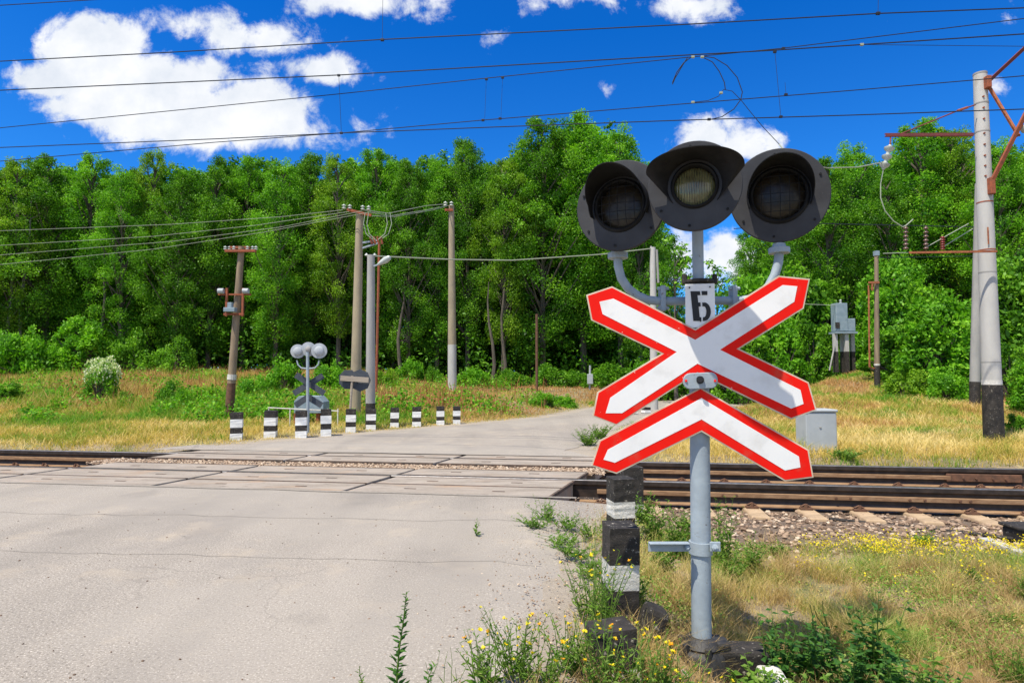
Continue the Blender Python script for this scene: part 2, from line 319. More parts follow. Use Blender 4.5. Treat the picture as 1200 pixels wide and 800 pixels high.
def copy_tree(o, parent=None):
    c = o.copy(); COL.objects.link(c); c.parent = parent
    for ch in list(o.children): copy_tree(ch, c)
    return c
def quads(name, V, tint, material, parent=None, mi=None, k=4):
    """V: (n*k,3) array, one k-gon per k vertices."""
    n = len(V) // k; me = bpy.data.meshes.new(name)
    me.vertices.add(n * k); me.vertices.foreach_set('co', np.asarray(V, np.float32).ravel())
    me.loops.add(n * k); me.loops.foreach_set('vertex_index', np.arange(n * k, dtype=np.int32))
    me.polygons.add(n); me.polygons.foreach_set('loop_start', np.arange(0, n * k, k, dtype=np.int32))
    for m in (material if isinstance(material, (list, tuple)) else [material]): me.materials.append(m)
    if mi is not None: me.polygons.foreach_set('material_index', np.asarray(mi, np.int32))
    a = me.attributes.new('tint', 'FLOAT', 'FACE'); a.data.foreach_set('value', np.asarray(tint, np.float32))
    me.update(calc_edges=True); me.validate()
    o = bpy.data.objects.new(name, me); COL.objects.link(o)
    if parent is not None:
        o.parent = parent
        if parent.get('_abs'): o.matrix_parent_inverse = Matrix.Translation(-Vector(parent['_abs']))
    return o
def unit(a): return a / np.maximum(np.linalg.norm(a, axis=-1, keepdims=True), 1e-9)
def leaf_cards(C, size, up=0.6, asp=0.55, rs=rg):
    n = len(C); nrm = unit(rs.normal(size=(n, 3)) + np.array([0, 0, up]) * 1.2)
    a = unit(np.cross(nrm, rs.normal(size=(n, 3)))); b = np.cross(nrm, a)
    L = (size * rs.uniform(0.65, 1.3, n))[:, None]
    fold = nrm * L * 0.12
    return np.stack([C - a * L / 2, C + b * L * asp / 2 + fold, C + a * L / 2, C - b * L * asp / 2 + fold], 1).reshape(-1, 3)
def vn(x, y, s, seed=0):                # smooth value noise 0..1
    x = np.asarray(x, float) * s + seed * 17.31; y = np.asarray(y, float) * s - seed * 9.7
    xi = np.floor(x); yi = np.floor(y); fx = x - xi; fy = y - yi
    fx = fx * fx * (3 - 2 * fx); fy = fy * fy * (3 - 2 * fy)
    def h(a, b):
        q = np.sin(a * 127.1 + b * 311.7 + seed * 3.3) * 43758.5453; return q - np.floor(q)
    return (h(xi, yi) * (1 - fx) + h(xi + 1, yi) * fx) * (1 - fy) + (h(xi, yi + 1) * (1 - fx) + h(xi + 1, yi + 1) * fx) * fy
def fbm(x, y, s, seed=0): return (vn(x, y, s, seed) * 0.55 + vn(x, y, s * 2.3, seed + 1) * 0.3 + vn(x, y, s * 5.1, seed + 2) * 0.15)
def sst(a, b, x):
    t = np.clip((np.asarray(x, float) - a) / (b - a), 0, 1); return t * t * (3 - 2 * t)

# ------------------------------------------------------------------ terrain
U = Vector((0.9903, -0.1387, 0)); V_ = Vector((0.1387, 0.9903, 0)); O0 = Vector((0, 7.38, 0)); KS = 0.213
def T(u, v, z=0): return O0 + U * u + V_ * v + Vector((0, 0, z))
def uv(x, y): return x * 0.9903 - (y - 7.38) * 0.1387, x * 0.1387 + (y - 7.38) * 0.9903
RL = [(-5.75, 9.98), (-5.3, 10.7), (-3.6, 12.8), (-1.3, 15.6), (1.0, 18.5), (3.4, 24.2), (5.5, 28), (9, 32), (16, 35), (30, 38)]
RR = [(0.85, 9.45), (1.0, 10.5), (1.6, 12.6), (2.8, 15.8), (5.0, 19.4), (7.8, 23), (10.5, 26.5), (14, 29.5), (19, 31.5), (32, 34)]
def near_edge(y): return np.interp(y, [-6, 0.5, 2.4, 3.35, 4.15, 5.44, 6.3], [-1.8, -0.35, 0.10, 0.33, 0.50, 0.80, 1.02])
def road_dist(x, y):                    # distance outside the far road (0 inside)
    x = np.asarray(x, float); y = np.asarray(y, float)
    d = np.full(np.broadcast(x, y).shape, 1e9)
    for i in range(len(RL) - 1):
        for k in range(9):
            s = k / 8
            lx = RL[i][0] * (1 - s) + RL[i + 1][0] * s; ly = RL[i][1] * (1 - s) + RL[i + 1][1] * s
            qx = RR[i][0] * (1 - s) + RR[i + 1][0] * s; qy = RR[i][1] * (1 - s) + RR[i + 1][1] * s
            mx, my = qx - lx, qy - ly; L2 = mx * mx + my * my
            tt = np.clip(((x - lx) * mx + (y - ly) * my) / L2, 0, 1)
            d = np.minimum(d, np.hypot(x - lx - tt * mx, y - ly - tt * my))
    return np.maximum(d - 0.22, 0)
def zt(x, y):
    x = np.asarray(x, float); y = np.asarray(y, float)
    u, v = uv(x, y)
    e = near_edge(y)
    near = -0.020 - 0.29 * sst(0.05, 1.2, x - e) + 0.03 * (fbm(x, y, 1.1, 5) - 0.5) * sst(0, 0.5, x - e)
    near = np.where(x < e - .25, -0.06, near); near = np.where(x < -13, -0.05, near)
    slope = np.interp(x, [-20, -8, 0, 5, 9, 14, 40], [0.070, 0.064, 0.042, 0.032, 0.095, 0.115, 0.10])
    y0 = np.interp(x, [0, 9], [14.3, 13.0])
    flat = sst(0.3, 3.5, road_dist(x, y))
    yc = np.minimum(y, 34 + (y - 34) * 0.15)
    far = np.maximum(yc - y0, 0) * slope * flat * sst(0, 3, yc - y0 + 1.5) + 0.14 * (fbm(x, y, 0.5, 2) - 0.5) * flat - 0.05
    k = sst(2.1, 2.8, v)
    side = sst(-1.9, -1.25, v)
    base = near * (1 - side) + (-0.34) * side
    return base * (1 - k) + far * k
def zf(x, y): return float(zt(x, y))
def G(px, py):                          # where the line of sight through (px, py) meets the ground
    r = ray(px, py); t = 1.5
    while t < 90:
        p = Vector((0, 0, EYE)) + r * t
        if p.z <= zf(p.x, p.y): return p
        t += 0.04
    return Vector((0, 0, EYE)) + r * 60
def terrain():
    xs = np.concatenate([[-600, -250, -120, -80], np.arange(-60, -12, 1.2), np.arange(-12, -1.5, 0.35), np.arange(-1.5, 9, 0.14), np.arange(9, 24, 0.5), np.arange(24, 60, 2), [80, 120, 250, 600]])
    ys = np.concatenate([[-300, -60, -20, -8], np.arange(-4, 1.5, 0.6), np.arange(1.5, 12, 0.14), np.arange(12, 36, 0.4), np.arange(36, 60, 2.5), [80, 140, 400, 1500]])
    X, Y = np.meshgrid(xs, ys); Z = zt(X, Y)
    nx, ny = len(xs), len(ys)
    f = [(j * nx + i, j * nx + i + 1, (j + 1) * nx + i + 1, (j + 1) * nx + i) for j in range(ny - 1) for i in range(nx - 1)]
    mb = MB(); mb.v = list(zip(X.ravel().tolist(), Y.ravel().tolist(), Z.ravel().tolist())); mb.f = f; mb.mi = [0] * len(f)
    o = mb.build('ground', M['soil'], smooth=True); e = near_edge(Y); uu, vv = uv(X, Y)
    a = (1 - sst(0.05, .75, X - e + .5 * (fbm(X, Y, 1.8, 81) - .5))) * (vv < 0) ; a = np.maximum(a, (1 - sst(0.05, .7, road_dist(X, Y) + .5 * (fbm(X, Y, 1.8, 83) - .5))) * (vv > 2))
    at = o.data.attributes.new('dust', 'FLOAT', 'POINT'); at.data.foreach_set('value', a.ravel().astype(np.float32))
    tag(o, kind='structure')
terrain()
def roads():
    # near apron: runs from behind the camera up to the crossing deck
    mb = MB(); L = []; Rr = []
    n = 46
    for i in range(n + 1):
        s = i / n
        pl = T(-13.5, -14 + s * (14 - 1.10)); 
        y = -6 + s * (6.3 + 6)
        ex = float(near_edge(y)) + (0.09 * (vn(y, 0, 3.0, 4) - 0.5) * 2 + 0.05 * (vn(y, 0, 9, 6) - 0.5)) * (1 if i < n else 0)
        L.append(pl); Rr.append(Vector((ex, y, 0)))
    Rr[-1] = T(0.55, -1.10)
    pts = []; m = 24
    for a, b in zip(L, Rr):
        for k in range(m + 1):
            p = a.lerp(b, k / m); p.z = 0.0 - 0.035 * (1 if k == m else 0); pts.append(p)
    f = [(i * (m + 1) + k, i * (m + 1) + k + 1, (i + 1) * (m + 1) + k + 1, (i + 1) * (m + 1) + k) for i in range(n) for k in range(m)]
    mb.add(pts, f); tag(mb.build('road', M['asphalt'], smooth=True), kind='structure')
    mb = MB(); pts = []; m = 6; rows = []
    for i in range(len(RL) - 1):
        for k in range(6):
            s = k / 6; rows.append((Vector((*RL[i], 0)).lerp(Vector((*RL[i + 1], 0)), s), Vector((*RR[i], 0)).lerp(Vector((*RR[i + 1], 0)), s)))
    for j, (a, b) in enumerate(rows):
        a = a + Vector((0.12 * (vn(j, 1, 0.9, 3) - 0.5) * 2, 0, 0)); b = b + Vector((0.12 * (vn(j, 4, 0.9, 8) - 0.5) * 2, 0, 0))
        for k in range(m + 1):
            p = a.lerp(b, k / m); p.z = 0.0 if 0 < k < m else -0.045; pts.append(p)
    n = len(rows) - 1
    f = [(i * (m + 1) + k, i * (m + 1) + k + 1, (i + 1) * (m + 1) + k + 1, (i + 1) * (m + 1) + k) for i in range(n) for k in range(m)]
    mb.add(pts, f); tag(mb.build('road', M['asphalt'], smooth=True), kind='structure')
    # asphalt apron between the far deck planks and the road behind
    mb = MB()
    a = [T(-6.3, 2.02, -0.004), T(0.95, 2.02, -0.004), Vector((0.95, 10.0, -0.004)), Vector((-5.6, 10.9, -0.004))]
    mb.add(a, [(0, 1, 2, 3)]); tag(mb.build('road_apron', M['asphalt']), kind='structure')
    # overhead wire shadows painted as thin dark strips across the near apron
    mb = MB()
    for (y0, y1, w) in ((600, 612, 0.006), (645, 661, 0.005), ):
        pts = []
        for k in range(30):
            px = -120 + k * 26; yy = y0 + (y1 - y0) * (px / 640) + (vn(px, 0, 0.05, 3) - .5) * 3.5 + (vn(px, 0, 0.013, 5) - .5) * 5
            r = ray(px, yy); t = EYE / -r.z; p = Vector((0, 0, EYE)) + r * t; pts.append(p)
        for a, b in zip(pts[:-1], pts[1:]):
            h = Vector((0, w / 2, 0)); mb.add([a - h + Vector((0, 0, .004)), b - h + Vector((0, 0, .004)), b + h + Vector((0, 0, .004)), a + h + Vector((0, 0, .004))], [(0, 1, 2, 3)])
    tag(mb.build('painted_wire_shadow', M['faint']), kind='structure')
roads()

# ------------------------------------------------------------------ railway
def ballast():
    mb = MB(); n = 120
    prof = [(-2.2, -0.42), (-1.5, -0.315), (-0.9, -0.285), (0.8, -0.30), (2.2, -0.285), (2.55, -0.33)]
    pts = []
    for i in range(n + 1):
        u = -34 + i * 64 / n
        for (v, z) in prof: pts.append(T(u, v + 0.12 * (vn(u, v, 1.3, 9) - .5), z))
    k = len(prof)
    f = [(i * k + j, i * k + j + 1, (i + 1) * k + j + 1, (i + 1) * k + j) for i in range(n) for j in range(k - 1)]
    mb.add(pts, f); tag(mb.build('track_bed', M['ballast'], smooth=True), kind='structure')
ballast()
ICO_V = None
def stones(name, pts, sizes, label_kind='stuff', material=None, tlo=0.0, thi=1.0):
    t = (1 + 5 ** .5) / 2
    base = unit(np.array([(-1, t, 0), (1, t, 0), (-1, -t, 0), (1, -t, 0), (0, -1, t), (0, 1, t), (0, -1, -t), (0, 1, -t), (t, 0, -1), (t, 0, 1), (-t, 0, -1), (-t, 0, 1)], float))
    F = np.array([(0, 11, 5), (0, 5, 1), (0, 1, 7), (0, 7, 10), (0, 10, 11), (1, 5, 9), (5, 11, 4), (11, 10, 2), (10, 7, 6), (7, 1, 8), (3, 9, 4), (3, 4, 2), (3, 2, 6), (3, 6, 8), (3, 8, 9), (4, 9, 5), (2, 4, 11), (6, 2, 10), (8, 6, 7), (9, 8, 1)])
    n = len(pts)
    v = base[None] * rg.uniform(0.6, 1.25, (n, 12, 1)) * np.stack([rg.uniform(.7, 1.3, n), rg.uniform(.7, 1.2, n), rg.uniform(.5, .9, n)], 1)[:, None] * sizes[:, None, None]
    a = rg.uniform(0, 6.28, n); c, s = np.cos(a)[:, None], np.sin(a)[:, None]
    x, y = v[..., 0] * c - v[..., 1] * s, v[..., 0] * s + v[..., 1] * c
    v = np.stack([x, y, v[..., 2]], -1) + pts[:, None]
    V = v[:, F].reshape(-1, 3)
    o = quads(name, V, np.repeat(rg.uniform(tlo, thi, n), 20), material or M['stone'], k=3)
    tag(o, kind=label_kind); return o
def ballast_stones():
    n = 21000
    u = rg.uniform(0.3, 10.5, n) ; v = rg.uniform(-2.1, 2.3, n)
    n2 = 2600; u = np.concatenate([u, rg.uniform(-14, -5.8, n2)]); v = np.concatenate([v, rg.uniform(0, 2.0, n2)])
    # gravel lying between the inner planks of the deck
    n3 = 5200; u3 = rg.uniform(-6.2, 1.1, n3); v3 = rg.uniform(0.56, 1.04, n3)
    keep = (u > 0.78 + KS * v) | (u < -5.0)
    u, v = u[keep], v[keep]
    z = np.interp(v, [-2.2, -1.5, -0.9, 0.8, 2.2, 2.55], [-0.42, -0.315, -0.285, -0.30, -0.285, -0.33]) + rg.uniform(-0.01, 0.018, len(u))
    x = u * U.x + v * V_.x; y = 7.38 + u * U.y + v * V_.y
    keep2 = (np.abs(v) > 0.11) & (np.abs(v - 1.61) > 0.11)
    sz = rg.uniform(0.010, 0.030, len(u))
    a = np.stack([x, y, z], 1)[keep2]; sz = sz[keep2]
    x3 = u3 * U.x + v3 * V_.x; y3 = 7.38 + u3 * U.y + v3 * V_.y
    b = np.stack([x3, y3, np.full(n3, -0.03) + rg.uniform(-0.01, 0.012, n3)], 1)
    o = stones('ballast_stones', a, sz); o2 = stones('gravel', b, rg.uniform(0.008, 0.022, n3), tlo=.6); tag(o2, 'pale loose gravel filling the gap between the deck planks', 'gravel')
    tag(o, 'grey brown crushed stones lying around the sleepers and rails', 'gravel')
ballast_stones()
mbg = MB(); mbg.add([T(-6.1 + KS * 0.55, 0.55, -0.04), T(0.75 + KS * .55, 0.55, -0.04), T(0.75 + KS * 1.05, 1.05, -0.04), T(-6.1 + KS * 1.05, 1.05, -0.04)], [(0, 1, 2, 3)])
tag(mbg.build('gravel_strip', M['ballast']), kind='structure')

def rail_profile():    # (v, z, material) closed outline, head top at z=0
    return [(-0.037, -0.006), (-0.030, 0), (0.030, 0), (0.037, -0.006), (0.037, -0.052), (0.013, -0.072), (0.011, -0.20), (0.022, -0.226), (0.078, -0.240), (0.078, -0.252),
            (-0.078, -0.252), (-0.078, -0.240), (-0.022, -0.226), (-0.011, -0.20), (-0.013, -0.072), (-0.037, -0.052)]
def rail(v0, label):
    t = thing('rail', label, 'rail', T(0, v0, -0.252))
    u0, u1 = -34, 30
    pr = rail_profile()
    mb = MB(); n = len(pr)
    a = [T(u0, v0 + p[0], p[1]) for p in pr]; b = [T(u1, v0 + p[0], p[1]) for p in pr]
    for i in range(n):
        j = (i + 1) % n
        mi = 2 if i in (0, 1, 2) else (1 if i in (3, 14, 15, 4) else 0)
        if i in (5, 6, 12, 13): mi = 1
        mb.add([a[i], a[j], b[j], b[i]], [(0, 1, 2, 3)], mi)
    mb.add(a, [tuple(range(n))]); mb.add(b, [tuple(range(n))])
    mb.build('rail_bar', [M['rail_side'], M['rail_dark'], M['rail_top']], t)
    # a long side strap bolted along the web, as on the crossing's rails
    for (ua, ub) in ((-34.0, -6.2), (1.0, 30.0)) if v0 < 1 else ((-34.0, -6.2), (1.0, 5.6), (6.6, 30.0)):
        mb = MB(); mb.box(T((ua + ub) / 2, v0 - 0.030, -0.130), (ub - ua, 0.034, 0.052), Matrix((U, V_, Vector((0, 0, 1)))).transposed()); mb.build('side_strap', M['rail_side'], t, bevel=0.006)
    for uu in ([2.4, 2.55, 3.6, 3.75, 4.35, 4.5, 4.85, 4.95, 5.6, 5.7, 6.6] if v0 < 1 else [5.75, 5.9, 6.1, 6.25]):
        mb = MB(); mb.tube([T(uu, v0 - 0.045, -0.13), T(uu, v0 - 0.065, -0.13)], 0.014, 6); mb.build('bolt', M['brown_rust'], t)
    return t
near_rail = rail(0.0, 'long rusty rail nearest the camera, with polished top and bolted side strap')
far_rail = rail(1.61, 'farther rail of the track, in front of the dry grass verge')
# joint plates on the far rail
mb = MB(); ROT = Matrix((U, V_, Vector((0, 0, 1)))).transposed()
mb.box(T(6.0, 1.61 - 0.030, -0.125), (0.9, 0.03, 0.10), ROT)
mb.build('joint_plate', M['brown_rust'], far_rail, bevel=0.006)

def sleepers():
    mb = MB()   # trapezoid concrete sleeper across both rails, origin at its middle
    L, w0, w1, h = 2.75, 0.30, 0.18, 0.20
    v = [Vector((sx * (w0 if z == 0 else w1) / 2, sy * (L / 2 - (0.06 if z else 0)), z * h)) for z in (0, 1) for sx, sy in ((-1, -1), (1, -1), (1, 1), (-1, 1))]
    mb.add(v, [(3, 2, 1, 0), (4, 5, 6, 7), (0, 1, 5, 4), (1, 2, 6, 5), (2, 3, 7, 6), (3, 0, 4, 7)])
    root = thing('sleeper', 'x', 'sleeper', (0, 0, 0), 'concrete sleepers under the rails', local=True)
    s = mb.build('sleeper_block', M['sleeper'], root, bevel=0.012)
    for yy in (-0.805, 0.805):
        for sd in (-1, 1):
            m2 = MB(); m2.box((0, yy + sd * 0.10, h + 0.012), (0.13, 0.06, 0.025))
            m2.tube([(0.0, yy + sd * 0.11, h), (0.0, yy + sd * 0.11, h + 0.065)], 0.015, 6)
            m2.tube([(-0.05, yy + sd * 0.085, h + 0.03), (0, yy + sd * 0.07, h + 0.05), (0.05, yy + sd * 0.085, h + 0.03)], 0.013, 5)
            m2.build('rail_clip', M['brown_rust'], root)
    us = []; u = 1.05
    k = 0
    while u < 9.5:
        us.append(u); u += 0.555 if not (5.0 < u < 6.6) else 0.44
    ul = [-5.55 - 0.56 * i for i in range(14)]
    R0 = math.atan2(U.y, U.x)
    onw = ['first', 'second', 'third', 'fourth', 'fifth', 'sixth', 'seventh', 'eighth', 'ninth', 'tenth', 'eleventh', 'twelfth', 'thirteenth', 'fourteenth', 'fifteenth', 'sixteenth', 'seventeenth', 'eighteenth']
    first = True
    for side, lst in (('right', us), ('left', ul)):
        for i, u in enumerate(lst):
            o = root if first else copy_tree(root); first = False
            p = T(u, 0.805, -0.252 - 0.205); o.location = p; o.rotation_euler = (0, 0, R0 + rnd.uniform(-.015, .015))
            o['label'] = 'concrete sleeper under the rails, %s out from the %s end of the deck' % (onw[i], side)
sleepers()

def deck():
    rows = [(-1.08, -0.575, 'row nearest the camera', -10.3), (-0.56, -0.055, 'row just before the near rail', -10.3),
            (0.055, 0.55, 'row just behind the near rail', -5.85), (1.05, 1.55, 'row just before the far rail', -5.85), (1.67, 2.02, 'row just behind the far rail', -5.85)]
    onw = ['first', 'second', 'third', 'fourth', 'fifth']
    cuts = [0.78, -1.44, -3.65, -5.85, -8.05, -10.3]
    for (v0, v1, nm, umin) in rows:
        for i in range(5):
            ur, ul = cuts[i], cuts[i + 1]
            if ur <= umin + 0.1: break
            gap = rnd.uniform(0.026, 0.045)
            q = [(ul + KS * v0 + gap, v0), (ur + KS * v0 - gap, v0), (ur + KS * v1 - gap, v1), (ul + KS * v1 + gap, v1)]
            dz = rnd.uniform(-0.010, 0.004)
            r = thing('deck_panel', 'concrete panel in the %s, %s from the right end' % (nm, onw[i]), 'deck panel', T((ul + ur) / 2, (v0 + v1) / 2, -0.2), 'concrete panels of the crossing deck')
            mb = MB(); mb.prism([T(a, b, -0.20) for a, b in q], (0, 0, 0.20 + dz)); mb.build('slab', M['deck'], r, bevel=0.008)
            fr = MB()
            for (a, b) in ((0, 1), (2, 3)) + (((1, 2),) if i == 0 else ()):
                pa, pb = T(*q[a], dz - 0.030), T(*q[b], dz - 0.030); d = (pb - pa); n = Vector((d.y, -d.x, 0)).normalized()
                fr.prism([pa, pb, pb + n * 0.026, pa + n * 0.026], (0, 0, 0.033))
            fr.build('steel_edge', M['deck_edge'], r)
            for q_ in (.28, .72):
                vm = (v0 + v1) / 2 + rnd.uniform(-.03, .03); ux = ul + KS * vm + (ur - ul) * q_
                mb = MB(); mb.box(T(ux, vm, dz), (.13, .03, .006), Matrix((U, V_, Vector((0, 0, 1)))).transposed()); mb.build('lifting_slot', M['deck_edge'], r)
    # worn hollow stripes beside the rails
    mb = MB()
    for v, w in ((-1.10, 0.05), (2.05, 0.06)):
        n = 40
        for i in range(n):
            u0, u1 = -6.0 + i * 6.8 / n, -6.0 + (i + 1) * 6.8 / n
            wa = w * (0.4 + vn(u0, v, 2.5, 3)); wb = w * (0.4 + vn(u1, v, 2.5, 3))
            mb.add([T(u0, v - wa, 0.005), T(u1, v - wb, 0.005), T(u1, v + 0.01, 0.005), T(u0, v + 0.01, 0.005)], [(0, 1, 2, 3)])
    tag(mb.build('road_seam', M['seam']), kind='structure')
deck()
def track_bits():
    p = T(0.98, -0.12, 0)
    a = P(680, 573, 6.8); b = P(692, 563, 7.3)
    mb = MB(); q = Matrix.Rotation(R(50), 3, 'Z') @ Matrix.Rotation(R(10), 3, 'Y')
    c = T(1.25, 0.35, -0.20); mb.box(c, (0.34, 0.09, 0.03), q)
    tag(mb.build('loose_board', M['plank'], bevel=0.003), 'short pale loose board lying between the rails by the deck end', 'board')
    mb = MB(); q = Matrix.Rotation(R(-35), 3, 'Z') @ Matrix.Rotation(R(-14), 3, 'Y'); mb.box(T(1.55, 0.42, -0.16), (0.42, 0.10, 0.03), q)
    tag(mb.build('loose_board', M['plank'], bevel=0.003), 'longer pale tilted board lying against the near rail by the deck end', 'board')
    # point machine at the right edge
    g = P(1212, 632, 5.6); g.z = -0.33
    t = thing('track_box', 'low black track equipment box at the right edge beside the near rail', 'equipment box', g)
    mb = MB(); mb.box(g + Vector((0.05, 0, 0.09)), (0.46, 0.28, 0.16)); mb.build('box_body', M['black_paint'], t, bevel=0.02)
    mb = MB(); mb.box(g + Vector((0.05, 0, 0.185)), (0.50, 0.32, 0.03)); mb.build('lid', M['black_paint'], t, bevel=0.012)
    mb = MB(); mb.tube([g + Vector((-0.18, 0, 0.08)), g + Vector((-0.4, 0.35, 0.05)), g + Vector((-0.9, 0.75, 0.03)), g + Vector((-1.4, .85, 0.06))], 0.018, 6); mb.build('hose', M['black_paint'], t, smooth=True)
    a = P(1153, 628, 5.7); b = P(1200, 646, 5.2)
    for q in (a, b): q.z = zf(q.x, q.y) + 0.03
    mb = MB(); d = (b - a).normalized(); nn = Vector((-d.y, d.x, 0)) * 0.05
    mb.prism([a - nn, b - nn, b + nn, a + nn], (0, 0, 0.05))
    tag(mb.build('concrete_strip', M['concrete_pole'], bevel=0.01), 'narrow pale concrete strip lying before the black track box', 'kerb piece')
track_bits()

# ------------------------------------------------------------------ the crossing signal in front
DS = 3.05                                             # distance of its mast
def poly_offset(poly, d):                             # inward offset of a closed px polygon
    n = len(poly); area = sum(poly[i][0] * poly[(i + 1) % n][1] - poly[(i + 1) % n][0] * poly[i][1] for i in range(n))
    s = 1 if area > 0 else -1; out = []
    for i in range(n):
        p0, p1, p2 = Vector(poly[i - 1]), Vector(poly[i]), Vector(poly[(i + 1) % n])
        d1 = (p1 - p0).normalized(); d2 = (p2 - p1).normalized()
        n1 = Vector((-d1.y, d1.x)) * s; n2 = Vector((-d2.y, d2.x)) * s
        m = (n1 + n2); m = m / max(m.dot(n1), 0.2) if m.length > 1e-6 else n1
        out.append((p1.x + m.x * d, p1.y + m.y * d))
    return out
def crop2(x, y): return (650 + x / 2.76, 310 + y / 2.76)
def sheet(name, polypx, d, thick, m, parent, bevel=0.0, recess=0.0):
    mb = MB(); mb.prism([P(x, y, d) for x, y in polypx], (0, thick, 0)); return mb.build(name, m, parent, bevel=bevel)
sig_base = Vector((P(822, 745, DS).x, DS, zf(P(822, 745, DS).x, DS)))
sig = thing('crossing_signal', 'tall close crossing signal with three black round lamps and a red and white saltire', 'crossing signal', sig_base)
def signal():
    bz = sig_base.z
    Xt, Xb = P(818.5, 330, DS), P(822, 748, DS)
    mb = MB(); mb.tube([Xb - Vector((0, 0, 0.08)), Xb.lerp(Xt, .5), Xt], 0.0475, 28); mast = mb.build('mast', M['grey_paint'], sig, smooth=True)
    a, b = P(817, 235, DS), P(818.3, 330, DS)
    mb = MB(); mb.tube([b, a], 0.0275, 18); mb.build('upper_pipe', M['grey_paint'], sig, smooth=True)
    mb = MB(); c = P(818.3, 325, DS); mb.tube([c - Vector((0, 0, .05)), c - Vector((0, 0, .03)), c - Vector((0, 0, .03)), c - Vector((0, 0, .015)), c - Vector((0, 0, .015))], [0.052, 0.052, 0.076, 0.076, 0.05], 18)
    for q in (-.075, .075): mb.tube([c + Vector((q, -.02, -.035)), c + Vector((q, -.02, .012))], .014, 6)
    mb.build('pipe_collar', M['black_paint'], sig, bevel=0.003)
    cb = DS + 0.075
    mb = MB(); mb.tube([P(772, 353, cb), P(872, 352, cb)], 0.022, 16); mb.build('crossbar', M['grey_paint'], sig, smooth=True)
    for xx in (776, 859):
        mb = MB(); q = P(xx, 350, cb); mb.box(q, (0.025, 0.07, 0.13)); mb.tube([q + Vector((-.03, -.02, .05)), q + Vector((.03, -.02, .05))], .010, 6); mb.tube([q + Vector((-.03, -.02, -.05)), q + Vector((.03, -.02, -.05))], .010, 6)
        mb.build('bar_clamp', M['grey_paint'], sig, bevel=0.006)
    for pts in ([(724, 302), (724.5, 312), (728, 326), (736, 338), (748, 347), (760, 351.5), (774, 353)], [(913, 296), (912, 308), (908, 322), (901, 335), (892, 345), (882, 350), (870, 352)]):
        mb = MB(); mb.tube([P(x, y, cb) for x, y in pts], 0.0225, 14); arm = mb.build('arm_pipe', M['grey_paint'], sig, smooth=True)
        q = P(pts[0][0], pts[0][1] - 3, cb); mb = MB(); mb.tube([q - Vector((0, 0, .018)), q - Vector((0, 0, .018)), q + Vector((0, 0, .012)), q + Vector((0, 0, .012)), q + Vector((0, 0, .035))], [.03, .052, .052, .034, .03], 16)
        mb.build('pipe_flange', M['grey_paint'], arm, bevel=0.003)
    # lamp heads
    def frame(c, f):
        z = Vector(f).normalized(); x = Vector((0, 0, 1)).cross(z).normalized(); y = z.cross(x)
        m = Matrix((x, y, z)).transposed().to_4x4(); m.translation = c; return m
    def head(px, py, d, f, rd, lr, lens_m, guard, vr0, vr1, vl, side, nm, vt=0.0):
        c = P(px, py, d); m = frame(c, f)
        mb = MB(); n = 56; ro = rd; ri = lr * 1.20
        ring = lambda r, z: [m @ Vector((r * math.cos(2 * math.pi * j / n), r * math.sin(2 * math.pi * j / n), z)) for j in range(n)]
        hl = (DS + .03 - c.y) if vt else 0.17
        rr = [ring(ri, 0.006), ring(ro - .004, 0.006), ring(ro, 0.002), ring(ro, -0.008), ring(ri, -0.008)]
        v = sum(rr, []); f_ = [(i * n + j, i * n + (j + 1) % n, ((i + 1) % 5) * n + (j + 1) % n, ((i + 1) % 5) * n + j) for i in range(5) for j in range(n)]
        mb.add(v, f_)
        board = mb.build('signal_head', M['disc_black'], sig, smooth=True)
        if nm: board['label'] = nm
        mb = MB(); pf = [(ri * 1.02, -0.009), (ri * 1.02, -0.4 * hl), (ri * .92, -0.7 * hl), (ri * .5, -0.97 * hl), (0.02, -hl)]
        vv = sum([[m @ Vector((r * math.cos(2 * math.pi * j / 32), r * math.sin(2 * math.pi * j / 32), z)) for j in range(32)] for r, z in pf], [])
        mb.add(vv, [(i * 32 + j, i * 32 + (j + 1) % 32, (i + 1) * 32 + (j + 1) % 32, (i + 1) * 32 + j) for i in range(4) for j in range(32)] + [tuple(range(128, 160))])
        mb.build('housing', M['disc_grey'], board, smooth=True)
        # rim around the lens
        mb = MB(); prof = [(lr * 1.03, -0.035), (lr * 1.03, 0.016), (lr * 1.10, 0.022), (lr * 1.19, 0.012), (lr * 1.195, -0.004)]
        vv = sum([[m @ Vector((r * math.cos(2 * math.pi * j / 40), r * math.sin(2 * math.pi * j / 40), z)) for j in range(40)] for r, z in prof], [])
        mb.add(vv, [(i * 40 + j, i * 40 + (j + 1) % 40, (i + 1) * 40 + (j + 1) % 40, (i + 1) * 40 + j) for i in range(4) for j in range(40)])
        mb.build('lens_rim', M['hood'], board, smooth=True)
        mb = MB(); mb.lathe([(lr * 1.04 * math.cos(t), -0.034 + 0.028 * math.sin(t)) for t in [k * math.pi / 2 / 8 for k in range(8)]] + [(0.001, -0.006)], m, 40)
        lens = mb.build('lens', lens_m, board, smooth=True)
        mb = MB()
